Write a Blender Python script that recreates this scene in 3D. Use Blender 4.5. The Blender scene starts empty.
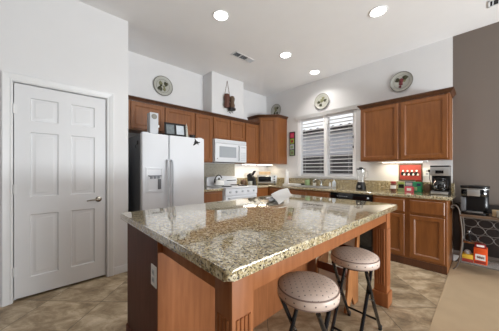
import bpy, bmesh, math, random
from mathutils import Vector, Matrix
random.seed(7)
PI = math.pi
scene = bpy.context.scene
C = scene.collection

# ------------------------------------------------------------------ camera, world, lights, exposure
EYE = 1.23
cam_d = bpy.data.cameras.new('camera'); cam_d.sensor_width = 36.0
cam_d.lens = 36.0 * 221.8 / 499.0
cam_d.shift_y = 4.5 / 499.0
cam_d.clip_start = 0.02
cam = bpy.data.objects.new('camera', cam_d); C.objects.link(cam)
cam.location = (0, 0, EYE)
cam.rotation_euler = (PI / 2, 0, math.atan(235.5 / 221.8))
scene.camera = cam

vs = scene.view_settings
vs.view_transform = 'Standard'; vs.look = 'None'; vs.gamma = 1.0; vs.use_curve_mapping = False
vs.exposure = 0.26
scene.cycles.max_bounces = 10
scene.cycles.diffuse_bounces = 6
scene.cycles.sample_clamp_indirect = 6.0

world = bpy.data.worlds.new('daylight'); scene.world = world
world.use_nodes = True
wn = world.node_tree.nodes; wl = world.node_tree.links
bg = wn['Background']
bg.inputs[0].default_value = (0.92, 0.96, 1.0, 1); bg.inputs[1].default_value = 1.05


def area_light(name, loc, rot, sx, sy, power, col=(1, 1, 1), shape='RECTANGLE', spread=PI):
    d = bpy.data.lights.new(name, 'AREA'); d.shape = shape; d.size = sx
    if shape == 'RECTANGLE': d.size_y = sy
    d.energy = power; d.color = col; d.spread = spread
    o = bpy.data.objects.new(name, d); C.objects.link(o); o.location = loc; o.rotation_euler = rot
    return o


# added area lights, unseen: daylight assumed from the right, and ceiling fill
area_light('added_side_daylight', (4.3, 2.3, 1.25), (0, PI / 2, 0), 2.2, 2.6, 74, (0.92, 0.965, 1.0))  # stands for daylight from the unseen right side
area_light('added_ceiling_fill', (4.3, 2.3, 0.35), (0, math.radians(132), 0), 0.6, 2.6, 225, (0.90, 0.96, 1.0))  # added fill aimed upward to brighten the ceiling
sun_d = bpy.data.lights.new('sun', 'SUN'); sun_d.energy = 5.0; sun_d.angle = 0.01; sun_d.color = (1.0, 0.97, 0.92)
sun = bpy.data.objects.new('sun', sun_d); C.objects.link(sun)
sun.rotation_euler = Vector((-0.80, 0.12, -0.95)).to_track_quat('-Z', 'Y').to_euler()
CAN_POWER = 5.0
CAN_COL = (1.0, 0.96, 0.91)
UNDER_POWER = 1.1

# ------------------------------------------------------------------ helpers
OFF = {}


def thing(name, label, cat, loc=(0, 0, 0), rotz=0.0, group=None, local=False):
    o = bpy.data.objects.new(name, None); C.objects.link(o)
    o.empty_display_size = 0.05
    o.location = loc; o.rotation_euler = (0, 0, rotz)
    o['label'] = label; o['category'] = cat
    if group: o['group'] = group
    OFF[o.name] = Vector((0, 0, 0)) if local else Vector(loc)
    return o


def obj(name, bm, mat, parent=None, loc=(0, 0, 0), smooth=35.0):
    off = OFF.get(parent.name, Vector((0, 0, 0))) if parent else Vector(loc)
    if off.length > 0: bmesh.ops.translate(bm, verts=bm.verts, vec=-off)
    bmesh.ops.recalc_face_normals(bm, faces=bm.faces)
    me = bpy.data.meshes.new(name); bm.to_mesh(me); bm.free()
    for p in me.polygons: p.use_smooth = True
    me.set_sharp_from_angle(angle=math.radians(smooth))
    mats = mat if isinstance(mat, (list, tuple)) else [mat]
    for m in mats: me.materials.append(m)
    o = bpy.data.objects.new(name, me); C.objects.link(o)
    if parent:
        o.parent = parent; OFF[o.name] = off
    else:
        o.location = loc; OFF[o.name] = Vector(loc)
    return o


def tag(o, label, cat, group=None):
    o['label'] = label; o['category'] = cat
    if group: o['group'] = group
    return o


def struct(name, bm, mat, parent=None):
    o = obj(name, bm, mat, parent)
    if parent is None: o['kind'] = 'structure'
    return o


def dup(root, loc, rotz=None, label=None):
    r = root.copy(); C.objects.link(r); r.location = loc
    if rotz is not None: r.rotation_euler = (0, 0, rotz)
    if label: r['label'] = label
    for ch in list(root.children):
        c = ch.copy(); C.objects.link(c); c.parent = r
        for g in list(ch.children):
            d = g.copy(); C.objects.link(d); d.parent = c
    return r


def B(): return bmesh.new()


def box(bm, x0, x1, y0, y1, z0, z1, bev=0.0, seg=2, M=None, mi=0):
    n0 = len(bm.verts)
    vs_ = [bm.verts.new((x, y, z)) for x in (x0, x1) for y in (y0, y1) for z in (z0, z1)]
    fs = [bm.faces.new([vs_[i] for i in q]) for q in ((0, 1, 3, 2), (4, 6, 7, 5), (0, 4, 5, 1), (2, 3, 7, 6), (0, 2, 6, 4), (1, 5, 7, 3))]
    for f in fs: f.material_index = mi
    new = vs_
    if bev > 0:
        es = list({e for f in fs for e in f.edges})
        r = bmesh.ops.bevel(bm, geom=es, offset=bev, segments=seg, profile=0.5, affect='EDGES')
        for f in r['faces']: f.material_index = mi
        new = list({v for f in r['faces'] for v in f.verts})
        bm.verts.ensure_lookup_table()
    if M is not None:
        bm.verts.ensure_lookup_table()
        tv = [bm.verts[i] for i in range(n0, len(bm.verts))] if bev <= 0 else new
        bmesh.ops.transform(bm, matrix=M, verts=tv)
    return bm


def frame_m(origin, facing):
    """maps local (u, n, v): u along the face, n out of the face, v up"""
    a = {'+X': ((0, 1, 0), (1, 0, 0)), '-Y': ((1, 0, 0), (0, -1, 0)), '-X': ((0, 1, 0), (-1, 0, 0)), '+Y': ((1, 0, 0), (0, 1, 0))}
    if isinstance(facing, str): u, n = (Vector(t) for t in a[facing])
    else: u, n = facing
    M = Matrix.Identity(4)
    for i in range(3):
        M[i][0] = u[i]; M[i][1] = n[i]; M[i][2] = (0, 0, 1)[i]; M[i][3] = origin[i]
    return M


def rings(bm, M, u0, u1, v0, v1, prof, mi=0, back=True):
    """nested rectangles; prof = [(inset, height)], the last is filled"""
    loops = []
    for ins, h in prof:
        loops.append([bm.verts.new(M @ Vector(p)) for p in ((u0 + ins, h, v0 + ins), (u1 - ins, h, v0 + ins), (u1 - ins, h, v1 - ins), (u0 + ins, h, v1 - ins))])
    for a, b in zip(loops, loops[1:]):
        for i in range(4):
            f = bm.faces.new((a[i], a[(i + 1) % 4], b[(i + 1) % 4], b[i])); f.material_index = mi
    f = bm.faces.new(loops[-1]); f.material_index = mi
    if back: bm.faces.new(list(reversed(loops[0]))).material_index = mi


def tube(bm, pts, r, n=10, closed=False, mi=0):
    pts = [Vector(p) for p in pts]
    N = len(pts); prev = None; loops = []
    for i, p in enumerate(pts):
        if closed: t = (pts[(i + 1) % N] - pts[i - 1]).normalized()
        else: t = (pts[min(i + 1, N - 1)] - pts[max(i - 1, 0)]).normalized()
        if prev is None:
            a = Vector((0, 0, 1)) if abs(t.z) < 0.9 else Vector((1, 0, 0))
            u = t.cross(a).normalized()
        else:
            u = (prev - t * prev.dot(t)).normalized()
        prev = u; w = t.cross(u)
        rr = r[i] if isinstance(r, (list, tuple)) else r
        loops.append([bm.verts.new(p + (u * math.cos(2 * PI * k / n) + w * math.sin(2 * PI * k / n)) * rr) for k in range(n)])
    seq = list(zip(loops, loops[1:])) + ([(loops[-1], loops[0])] if closed else [])
    for a, b in seq:
        for k in range(n):
            bm.faces.new((a[k], a[(k + 1) % n], b[(k + 1) % n], b[k])).material_index = mi
    if not closed:
        bm.faces.new(loops[0]).material_index = mi; bm.faces.new(loops[-1]).material_index = mi


def arc(c, r, a0, a1, n, plane='XZ'):
    out = []
    for i in range(n + 1):
        a = a0 + (a1 - a0) * i / n
        p, q = r * math.cos(a), r * math.sin(a)
        out.append((c[0] + p, c[1], c[2] + q) if plane == 'XZ' else (c[0], c[1] + p, c[2] + q) if plane == 'YZ' else (c[0] + p, c[1] + q, c[2]))
    return out


def lathe(bm, prof, c=(0, 0, 0), n=32, M=None, mi=0):
    c = Vector(c); loops = []
    for r, z in prof:
        if r < 1e-6: loops.append([bm.verts.new((0, 0, z))])
        else: loops.append([bm.verts.new((r * math.cos(2 * PI * k / n), r * math.sin(2 * PI * k / n), z)) for k in range(n)])
    for a, b in zip(loops, loops[1:]):
        for k in range(n):
            k2 = (k + 1) % n
            if len(a) == 1 and len(b) == 1: continue
            if len(a) == 1: f = bm.faces.new((a[0], b[k2], b[k]))
            elif len(b) == 1: f = bm.faces.new((a[k], a[k2], b[0]))
            else: f = bm.faces.new((a[k], a[k2], b[k2], b[k]))
            f.material_index = mi
    if len(loops[0]) > 1 and len(loops[-1]) > 1 and len(loops) > 2:      # a ring: close the profile on itself
        a, b = loops[-1], loops[0]
        for k in range(n): bm.faces.new((a[k], a[(k + 1) % n], b[(k + 1) % n], b[k])).material_index = mi
    else:
        for L in (loops[0], loops[-1]):
            if len(L) > 1: bm.faces.new(L).material_index = mi
    T = Matrix.Translation(c) @ (M if M is not None else Matrix.Identity(4))
    bmesh.ops.transform(bm, matrix=T, verts=[v for L in loops for v in L])


def prism(bm, pts, M, n0, n1, mi=0, bev=0.0):
    """polygon pts (u, v) extruded from n0 to n1"""
    a = [bm.verts.new(M @ Vector((u, n0, v))) for u, v in pts]
    b = [bm.verts.new(M @ Vector((u, n1, v))) for u, v in pts]
    fs = [bm.faces.new(a), bm.faces.new(list(reversed(b)))]
    k = len(pts)
    for i in range(k): fs.append(bm.faces.new((a[i], b[i], b[(i + 1) % k], a[(i + 1) % k])))
    for f in fs: f.material_index = mi
    if bev:
        es = list({e for e in fs[0].edges} | {e for e in fs[1].edges})
        r = bmesh.ops.bevel(bm, geom=es, offset=bev, segments=2, profile=0.5, affect='EDGES')
        for f in r['faces']: f.material_index = mi


def sweep(bm, path, prof, mi=0):
    """profile (out, z) along an XY polyline; 'out' is to the right of the direction of travel"""
    P = [Vector((p[0], p[1])) for p in path]; loops = []
    for i, p in enumerate(P):
        ds = []
        if i > 0: ds.append((P[i] - P[i - 1]).normalized())
        if i < len(P) - 1: ds.append((P[i + 1] - P[i]).normalized())
        ns = [Vector((d.y, -d.x)) for d in ds]
        m = sum(ns, Vector((0, 0))).normalized()
        m = m / max(0.3, m.dot(ns[0]))
        loops.append([bm.verts.new((p.x + m.x * o, p.y + m.y * o, z)) for o, z in prof])
    k = len(prof)
    for a, b in zip(loops, loops[1:]):
        for i in range(k):
            bm.faces.new((a[i], a[(i + 1) % k], b[(i + 1) % k], b[i])).material_index = mi
    bm.faces.new(loops[0]).material_index = mi; bm.faces.new(loops[-1]).material_index = mi


# ------------------------------------------------------------------ materials
def new_mat(name):
    m = bpy.data.materials.new(name); m.use_nodes = True
    nt = m.node_tree
    return m, nt.nodes, nt.links, nt.nodes['Principled BSDF']


def s2l(c): return tuple((x / 12.92 if x <= 0.04045 else ((x + 0.055) / 1.055) ** 2.4) for x in c)


def rgb(r, g, b): return s2l((r / 255, g / 255, b / 255)) + (1,)


def plain(name, col, rough=0.5, metal=0.0, bump=0.0, bscale=200.0, var=0.0, vscale=6.0, coat=0.0, emit=0.0, trans=0.0, ior=1.45, alpha=1.0):
    m, n, l, p = new_mat(name)
    p.inputs['Base Color'].default_value = col
    p.inputs['Roughness'].default_value = rough; p.inputs['Metallic'].default_value = metal
    p.inputs['Coat Weight'].default_value = coat; p.inputs['IOR'].default_value = ior
    p.inputs['Transmission Weight'].default_value = trans
    if emit:
        p.inputs['Emission Color'].default_value = col; p.inputs['Emission Strength'].default_value = emit
    tc = n.new('ShaderNodeTexCoord')
    nz = n.new('ShaderNodeTexNoise'); nz.inputs['Scale'].default_value = vscale; nz.inputs['Detail'].default_value = 4
    l.new(tc.outputs['Object'], nz.inputs['Vector'])
    v = var if var else 0.02
    mx = n.new('ShaderNodeMix'); mx.data_type = 'RGBA'
    mx.inputs['A'].default_value = tuple(c * (1 - v) for c in col[:3]) + (1,)
    mx.inputs['B'].default_value = tuple(min(1, c * (1 + v)) for c in col[:3]) + (1,)
    l.new(nz.outputs['Fac'], mx.inputs['Factor']); l.new(mx.outputs['Result'], p.inputs['Base Color'])
    if bump:
        nb = n.new('ShaderNodeTexNoise'); nb.inputs['Scale'].default_value = bscale; nb.inputs['Detail'].default_value = 3
        l.new(tc.outputs['Object'], nb.inputs['Vector'])
        b = n.new('ShaderNodeBump'); b.inputs['Strength'].default_value = bump; b.inputs['Distance'].default_value = 0.004
        l.new(nb.outputs['Fac'], b.inputs['Height']); l.new(b.outputs['Normal'], p.inputs['Normal'])
    return m


def wood(name, dark, mid, light, rough=0.4, scale=(14, 14, 1.3), spec=0.5):
    m, n, l, p = new_mat(name)
    tc = n.new('ShaderNodeTexCoord'); mp = n.new('ShaderNodeMapping'); mp.inputs['Scale'].default_value = scale
    l.new(tc.outputs['Object'], mp.inputs['Vector'])
    a = n.new('ShaderNodeTexNoise'); a.inputs['Scale'].default_value = 2.4; a.inputs['Detail'].default_value = 7; a.inputs['Distortion'].default_value = 0.6
    l.new(mp.outputs['Vector'], a.inputs['Vector'])
    b = n.new('ShaderNodeTexNoise'); b.inputs['Scale'].default_value = 2.6; b.inputs['Detail'].default_value = 3
    l.new(tc.outputs['Object'], b.inputs['Vector'])
    ad = n.new('ShaderNodeMath'); ad.operation = 'MULTIPLY_ADD'; ad.inputs[1].default_value = 0.55
    l.new(b.outputs['Fac'], ad.inputs[0]); l.new(a.outputs['Fac'], ad.inputs[2])
    cr = n.new('ShaderNodeValToRGB'); cr.color_ramp.elements[0].position = 0.5; cr.color_ramp.elements[0].color = dark
    cr.color_ramp.elements[1].position = 1.08 if False else 1.0; cr.color_ramp.elements[1].color = light
    e = cr.color_ramp.elements.new(0.75); e.color = mid
    l.new(ad.outputs[0], cr.inputs['Fac']); l.new(cr.outputs['Color'], p.inputs['Base Color'])
    p.inputs['Roughness'].default_value = rough; p.inputs['Coat Weight'].default_value = 0.15 * (spec >= 0.5); p.inputs['Coat Roughness'].default_value = 0.4; p.inputs['Specular IOR Level'].default_value = spec
    return m


def granite(name, rough=0.07):
    m, n, l, p = new_mat(name)
    tc = n.new('ShaderNodeTexCoord')

    def noise(sc, det=4, off=0.0, dist=0.0):
        mp = n.new('ShaderNodeMapping'); mp.inputs['Location'].default_value = (off, off * 1.7, off * .3)
        l.new(tc.outputs['Object'], mp.inputs['Vector'])
        t = n.new('ShaderNodeTexNoise'); t.inputs['Scale'].default_value = sc; t.inputs['Detail'].default_value = det
        t.inputs['Distortion'].default_value = dist; t.inputs['Roughness'].default_value = 0.6
        l.new(mp.outputs['Vector'], t.inputs['Vector']); return t

    def ramp(src, stops):
        r = n.new('ShaderNodeValToRGB')
        while len(r.color_ramp.elements) < len(stops): r.color_ramp.elements.new(0.5)
        for e, (po, co) in zip(r.color_ramp.elements, stops): e.position = po; e.color = co
        l.new(src, r.inputs['Fac']); return r

    def mix(fac, a, b):
        x = n.new('ShaderNodeMix'); x.data_type = 'RGBA'
        l.new(fac, x.inputs['Factor'])
        for s, k in ((a, 'A'), (b, 'B')):
            if isinstance(s, tuple): x.inputs[k].default_value = s
            else: l.new(s, x.inputs[k])
        return x.outputs['Result']
    base = ramp(noise(34, 5, 0, 0.4).outputs['Fac'], [(0.3, rgb(142, 125, 90)), (0.47, rgb(184, 168, 128)), (0.64, rgb(218, 208, 180))]).outputs['Color']
    k = (0, 0, 0, 1); w = (1, 1, 1, 1)
    f1 = ramp(noise(80, 3, 3.1, 0.5).outputs['Fac'], [(0.60, k), (0.66, w)]).outputs['Color']
    c1 = mix(f1, base, rgb(116, 94, 66))
    f2 = ramp(noise(98, 2, 7.7, 0.3).outputs['Fac'], [(0.56, k), (0.585, w)]).outputs['Color']
    c2 = mix(f2, c1, rgb(46, 38, 34))
    f3 = ramp(noise(140, 2, 11.3).outputs['Fac'], [(0.60, k), (0.65, w)]).outputs['Color']
    c3 = mix(f3, c2, rgb(92, 84, 78))
    f4 = ramp(noise(100, 2, 15.3).outputs['Fac'], [(0.62, k), (0.68, w)]).outputs['Color']
    c4 = mix(f4, c3, rgb(236, 230, 214))
    l.new(c4, p.inputs['Base Color']); p.inputs['Roughness'].default_value = rough
    p.inputs['Coat Weight'].default_value = 1.0 if rough < 0.1 else 0.3; p.inputs['Coat Roughness'].default_value = 0.06; p.inputs['Coat IOR'].default_value = 1.52
    return m


def tile_mat():
    m, n, l, p = new_mat('slate_tile')
    tc = n.new('ShaderNodeTexCoord'); mp = n.new('ShaderNodeMapping')
    mp.vector_type = 'POINT'
    mp.inputs['Rotation'].default_value = (0, 0, -PI / 4)
    l.new(tc.outputs['Object'], mp.inputs['Vector'])
    ST = 0.513
    mp2 = n.new('ShaderNodeMapping'); mp2.inputs['Location'].default_value = (-(1.118 % ST) + ST * 20, -(2.032 % ST) + ST * 20, 0)
    l.new(mp.outputs['Vector'], mp2.inputs['Vector'])
    sep = n.new('ShaderNodeSeparateXYZ'); l.new(mp2.outputs['Vector'], sep.inputs[0])
    masks = []; ids = []
    for ax in 'XY':
        d = n.new('ShaderNodeMath'); d.operation = 'DIVIDE'; d.inputs[1].default_value = ST; l.new(sep.outputs[ax], d.inputs[0])
        fr = n.new('ShaderNodeMath'); fr.operation = 'FRACT'; l.new(d.outputs[0], fr.inputs[0])
        fl = n.new('ShaderNodeMath'); fl.operation = 'FLOOR'; l.new(d.outputs[0], fl.inputs[0]); ids.append(fl)
        s = n.new('ShaderNodeMath'); s.operation = 'SUBTRACT'; s.inputs[1].default_value = 0.5; l.new(fr.outputs[0], s.inputs[0])
        ab = n.new('ShaderNodeMath'); ab.operation = 'ABSOLUTE'; l.new(s.outputs[0], ab.inputs[0])
        gt = n.new('ShaderNodeMath'); gt.operation = 'GREATER_THAN'; gt.inputs[1].default_value = 0.5 - 0.0055; l.new(ab.outputs[0], gt.inputs[0]); masks.append(gt)
    mxm = n.new('ShaderNodeMath'); mxm.operation = 'MAXIMUM'; l.new(masks[0].outputs[0], mxm.inputs[0]); l.new(masks[1].outputs[0], mxm.inputs[1])
    cmb = n.new('ShaderNodeCombineXYZ'); l.new(ids[0].outputs[0], cmb.inputs[0]); l.new(ids[1].outputs[0], cmb.inputs[1])
    wn_ = n.new('ShaderNodeTexWhiteNoise'); wn_.noise_dimensions = '3D'; l.new(cmb.outputs[0], wn_.inputs['Vector'])
    # each tile samples its own patch of mottling
    sc = n.new('ShaderNodeVectorMath'); sc.operation = 'MULTIPLY_ADD'
    sc.inputs[1].default_value = (9, 9, 9); l.new(wn_.outputs['Color'], sc.inputs[0]); l.new(mp2.outputs['Vector'], sc.inputs[2])
    st = n.new('ShaderNodeMapping'); st.inputs['Scale'].default_value = (1.0, 1.7, 1.0); l.new(sc.outputs[0], st.inputs['Vector'])
    nz = n.new('ShaderNodeTexNoise'); nz.inputs['Scale'].default_value = 5.0; nz.inputs['Detail'].default_value = 10; nz.inputs['Roughness'].default_value = 0.70; nz.inputs['Distortion'].default_value = 0.5
    l.new(st.outputs[0], nz.inputs['Vector'])
    cr = n.new('ShaderNodeValToRGB')
    stops = [(0.30, rgb(110, 92, 70)), (0.45, rgb(158, 138, 110)), (0.56, rgb(188, 169, 140)), (0.70, rgb(220, 205, 180))]
    while len(cr.color_ramp.elements) < 4: cr.color_ramp.elements.new(0.5)
    for e, (po, co) in zip(cr.color_ramp.elements, stops): e.position = po; e.color = co
    l.new(nz.outputs['Fac'], cr.inputs['Fac'])
    hv = n.new('ShaderNodeHueSaturation'); l.new(cr.outputs['Color'], hv.inputs['Color'])
    mr = n.new('ShaderNodeMapRange'); mr.inputs['To Min'].default_value = 0.76; mr.inputs['To Max'].default_value = 1.0
    l.new(wn_.outputs['Value'], mr.inputs['Value']); l.new(mr.outputs['Result'], hv.inputs['Value'])
    mx = n.new('ShaderNodeMix'); mx.data_type = 'RGBA'; l.new(mxm.outputs[0], mx.inputs['Factor'])
    l.new(hv.outputs['Color'], mx.inputs['A']); mx.inputs['B'].default_value = rgb(98, 88, 74)
    l.new(mx.outputs['Result'], p.inputs['Base Color']); p.inputs['Roughness'].default_value = 0.42
    b = n.new('ShaderNodeBump'); b.inputs['Strength'].default_value = 0.25; b.inputs['Distance'].default_value = 0.004
    sb = n.new('ShaderNodeMath'); sb.operation = 'SUBTRACT'; l.new(nz.outputs['Fac'], sb.inputs[0]); l.new(mxm.outputs[0], sb.inputs[1])
    l.new(sb.outputs[0], b.inputs['Height']); l.new(b.outputs['Normal'], p.inputs['Normal'])
    return m


def dotted_fabric():
    """pale mauve vinyl with a grid of small dark diamonds"""
    m, n, l, p = new_mat('dotted_vinyl')
    tc = n.new('ShaderNodeTexCoord'); mp = n.new('ShaderNodeMapping'); mp.inputs['Rotation'].default_value = (0, 0, PI / 4)
    l.new(tc.outputs['Object'], mp.inputs['Vector'])
    sep = n.new('ShaderNodeSeparateXYZ'); l.new(mp.outputs[0], sep.inputs[0])
    ab = []
    for ax in 'XYZ':
        d = n.new('ShaderNodeMath'); d.operation = 'DIVIDE'; d.inputs[1].default_value = 0.029; l.new(sep.outputs[ax], d.inputs[0])
        fr = n.new('ShaderNodeMath'); fr.operation = 'FRACT'; l.new(d.outputs[0], fr.inputs[0])
        s = n.new('ShaderNodeMath'); s.operation = 'SUBTRACT'; s.inputs[1].default_value = 0.5; l.new(fr.outputs[0], s.inputs[0])
        a = n.new('ShaderNodeMath'); a.operation = 'ABSOLUTE'; l.new(s.outputs[0], a.inputs[0]); ab.append(a)
    so = n.new('ShaderNodeSeparateXYZ'); l.new(tc.outputs['Object'], so.inputs[0])

    def mth(op, a, b=None):
        q = n.new('ShaderNodeMath'); q.operation = op
        for k, v in enumerate((a, b)):
            if v is None: continue
            if isinstance(v, (int, float)): q.inputs[k].default_value = v
            else: l.new(v, q.inputs[k])
        return q.outputs[0]

    def tri(v): return mth('ABSOLUTE', mth('SUBTRACT', mth('FRACT', v), 0.5))
    ang = mth('MULTIPLY', mth('ARCTAN2', so.outputs['Y'], so.outputs['X']), 40 / (2 * PI) )
    row = mth('DIVIDE', so.outputs['Z'], 0.026)
    d1, d2 = mth('ADD', ang, row), mth('SUBTRACT', ang, row)
    side = mth('ADD', tri(mth('MULTIPLY', d1, 0.5)), tri(mth('MULTIPLY', d2, 0.5)))
    top = mth('ADD', ab[0].outputs[0], ab[1].outputs[0])
    ge = n.new('ShaderNodeNewGeometry'); sg = n.new('ShaderNodeSeparateXYZ'); l.new(ge.outputs['Normal'], sg.inputs[0])
    up = mth('GREATER_THAN', sg.outputs['Z'], 0.55)
    both = mth('ADD', mth('MULTIPLY', top, up), mth('MULTIPLY', side, mth('SUBTRACT', 1.0, up)))
    lt = n.new('ShaderNodeMath'); lt.operation = 'LESS_THAN'; lt.inputs[1].default_value = 0.13; l.new(both, lt.inputs[0])
    nz = n.new('ShaderNodeTexNoise'); nz.inputs['Scale'].default_value = 9; l.new(tc.outputs['Object'], nz.inputs['Vector'])
    cr = n.new('ShaderNodeValToRGB'); cr.color_ramp.elements[0].color = rgb(204, 182, 168); cr.color_ramp.elements[1].color = rgb(224, 205, 192)
    l.new(nz.outputs['Fac'], cr.inputs['Fac'])
    mx = n.new('ShaderNodeMix'); mx.data_type = 'RGBA'; l.new(lt.outputs[0], mx.inputs['Factor'])
    l.new(cr.outputs['Color'], mx.inputs['A']); mx.inputs['B'].default_value = rgb(74, 58, 60)
    l.new(mx.outputs['Result'], p.inputs['Base Color']); p.inputs['Roughness'].default_value = 0.42
    return m


M = {}
M['wall'] = plain('white_wall_paint', rgb(224, 224, 225), 0.75, bump=0.06, bscale=160)
M['ceil'] = plain('ceiling_paint', rgb(234, 234, 235), 0.85, bump=0.08, bscale=120)
M['taupe'] = plain('taupe_wall_paint', rgb(114, 104, 97), 0.8, bump=0.06, bscale=160)
M['darktaupe'] = plain('dark_taupe_paint', rgb(116, 108, 102), 0.85)
M['trim'] = plain('white_trim_paint', rgb(226, 227, 228), 0.35)
M['door'] = plain('white_door_paint', rgb(222, 223, 225), 0.38)
M['wood'] = wood('maple_cabinet', rgb(112, 64, 27), rgb(123, 73, 32), rgb(134, 82, 38))
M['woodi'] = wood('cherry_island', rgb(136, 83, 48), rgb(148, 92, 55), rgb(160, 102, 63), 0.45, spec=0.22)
M['woodd'] = wood('shaded_and_dark_wood', rgb(84, 47, 36), rgb(94, 54, 42), rgb(104, 61, 48), 0.5, spec=0.15)  # island wood darkened by painted shade; chair rails share it as dark wood
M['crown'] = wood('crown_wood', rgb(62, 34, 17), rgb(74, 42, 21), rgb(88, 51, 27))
M['pine'] = wood('pine', rgb(132, 82, 44), rgb(160, 104, 60), rgb(186, 130, 82))
M['rackwood'] = wood('worn_rack_top', rgb(92, 72, 58), rgb(112, 90, 72), rgb(132, 108, 88), 0.5, (1.3, 14, 14))
M['darksheet'] = plain('dark_brown_sheet', rgb(44, 38, 37), 0.6)  # tone of the dark sheet added behind the wine rack
M['granite'] = granite('beige_granite')
M['granite2'] = granite('granite_splash', 0.25)
M['tile'] = tile_mat()
M['splash'] = plain('grey_speckled_stone', rgb(166, 161, 148), 0.3, var=0.5, vscale=70)
M['carpet'] = plain('tan_carpet', rgb(176, 154, 124), 0.95, bump=0.9, bscale=420, var=0.1, vscale=5)
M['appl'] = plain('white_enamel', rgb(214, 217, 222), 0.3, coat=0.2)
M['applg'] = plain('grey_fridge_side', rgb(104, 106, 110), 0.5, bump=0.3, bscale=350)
M['applw2'] = plain('light_grey_plastic', rgb(190, 194, 200), 0.4)
M['grill'] = plain('pale_glass_window', rgb(160, 166, 172), 0.15)
M['black'] = plain('black_plastic', rgb(18, 18, 20), 0.3)
M['blackg'] = plain('black_gloss', rgb(10, 11, 14), 0.08, coat=0.5)
M['iron'] = plain('black_iron', rgb(26, 24, 24), 0.4)
M['pewter'] = plain('pewter_iron', rgb(120, 114, 108), 0.4, metal=0.6)
M['ringwire'] = plain('dull_grey_wire', rgb(104, 99, 96), 0.5, metal=0.3)
M['steel'] = plain('brushed_steel', rgb(188, 188, 188), 0.32, metal=0.75)
M['nickel'] = plain('satin_nickel', rgb(150, 142, 130), 0.25, metal=1.0)
M['chrome'] = plain('chrome', rgb(210, 212, 215), 0.1, metal=1.0)
M['seat'] = dotted_fabric()
M['blacktube'] = plain('black_tube_metal', rgb(16, 18, 24), 0.22, coat=0.5)
M['white'] = plain('white_plastic', rgb(236, 236, 234), 0.4)
M['paper'] = plain('white_paper', rgb(232, 232, 232), 0.8)
M['bag'] = plain('grey_plastic_bag', rgb(168, 170, 176), 0.35, var=0.2, vscale=30)
M['cream'] = plain('cream_ceramic', rgb(178, 178, 170), 0.3)
M['creamrim'] = plain('stone_ceramic_rim', rgb(128, 126, 118), 0.35, var=0.12, vscale=25)
M['olive'] = plain('dark_olive_glaze', rgb(62, 62, 40), 0.4)
M['berry'] = plain('berry_glaze', rgb(112, 50, 54), 0.4)
M['leafg'] = plain('sage_glaze', rgb(124, 124, 92), 0.4)
M['red'] = plain('red_print', rgb(150, 58, 50), 0.5, var=0.15, vscale=20)
M['darkred'] = plain('dark_red', rgb(140, 34, 32), 0.5)
M['green'] = plain('green_print', rgb(40, 140, 96), 0.5, var=0.25, vscale=25)
M['sage'] = plain('sage_plastic', rgb(146, 172, 128), 0.4)
M['lime'] = plain('lime_print', rgb(160, 180, 80), 0.5)
M['navy'] = plain('navy_print', rgb(48, 62, 92), 0.5)
M['pink'] = plain('pink_print', rgb(206, 88, 104), 0.5, var=0.2, vscale=40)
M['magenta'] = plain('magenta_print', rgb(190, 60, 100), 0.5)
M['orange'] = plain('orange_print', rgb(222, 84, 30), 0.5)
M['yellow'] = plain('yellow_print', rgb(220, 178, 60), 0.5)
M['tan'] = plain('tan_paper', rgb(206, 184, 150), 0.6)
M['boardwood'] = wood('board_wood', rgb(150, 128, 98), rgb(166, 144, 112), rgb(180, 158, 126), 0.5)
M['brown'] = plain('brown_ceramic', rgb(98, 76, 58), 0.45, var=0.2, vscale=30)
M['clay'] = plain('terracotta', rgb(98, 62, 50), 0.6, var=0.25, vscale=40)
M['glass'] = plain('clear_glass', (0.95, 0.97, 0.98, 1), 0.02, trans=1.0)
M['smoke'] = plain('smoked_glass', rgb(28, 26, 26), 0.06)
M['slat'] = plain('white_blind_slat', rgb(249, 250, 252), 0.45)
M['frame'] = plain('white_vinyl', rgb(250, 251, 253), 0.35)
M['fence'] = plain('grey_block_wall', rgb(58, 56, 58), 0.9, bump=0.3, bscale=60)
M['stucco'] = plain('pale_stucco', rgb(186, 186, 194), 0.9, bump=0.2, bscale=90)
M['roof'] = plain('dark_roof_tile', rgb(52, 46, 48), 0.8)
M['ground'] = plain('gravel_ground', rgb(130, 118, 104), 0.95)
M['lamp'] = plain('lit_lens', (1.0, 0.97, 0.92, 1), 0.5, emit=9.0)
M['strip'] = plain('lit_strip', (1.0, 0.93, 0.8, 1), 0.5, emit=9.0)
M['vent'] = plain('vent_slot_dark', rgb(46, 46, 48), 0.8)
M['photo'] = plain('photo_print', rgb(110, 118, 122), 0.3, var=0.5, vscale=30)
M['photo2'] = plain('pale_photo_print', rgb(190, 198, 206), 0.3, var=0.2, vscale=30)

# window glass: real clear panes
# ------------------------------------------------------------------ room shell
H = 3.045
XF, XP, YW = -3.72, -2.99, 4.08          # fridge wall, pantry wall, window wall
XA = -0.30                                # where the taupe wall begins
XE, YS = 4.4, -1.5                        # far right wall; unseen rear wall, pulled close to cut light
T = 0.15
bm = B(); box(bm, XF - T, XA + 0.005, YS, YW + T, -0.1, 0.0); struct('floor', bm, M['tile'])
bm = B(); box(bm, XA + 0.005, XE, YS, YW + T, -0.1, 0.006); struct('floor_carpet', bm, M['carpet'])
bm = B(); box(bm, XF - T, XE + T, YS - T, YW + T, H, H + 0.1); struct('ceiling', bm, M['ceil'])
bm = B(); box(bm, XF - T, XF, YS, YW + T, 0, H); struct('wall_fridge', bm, M['wall'])
bm = B()                                   # pantry wall with the door opening, and its return to the fridge wall
D0, D1, DZ = -0.190, 0.557, 2.055
box(bm, XP - 0.11, XP, YS, D0, 0, H); box(bm, XP - 0.11, XP, D1, 0.78, 0, H); box(bm, XP - 0.11, XP, D0, D1, DZ, H)
box(bm, XF, XP - 0.11, 0.67, 0.78, 0, H)
struct('wall_left', bm, M['wall'])
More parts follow.
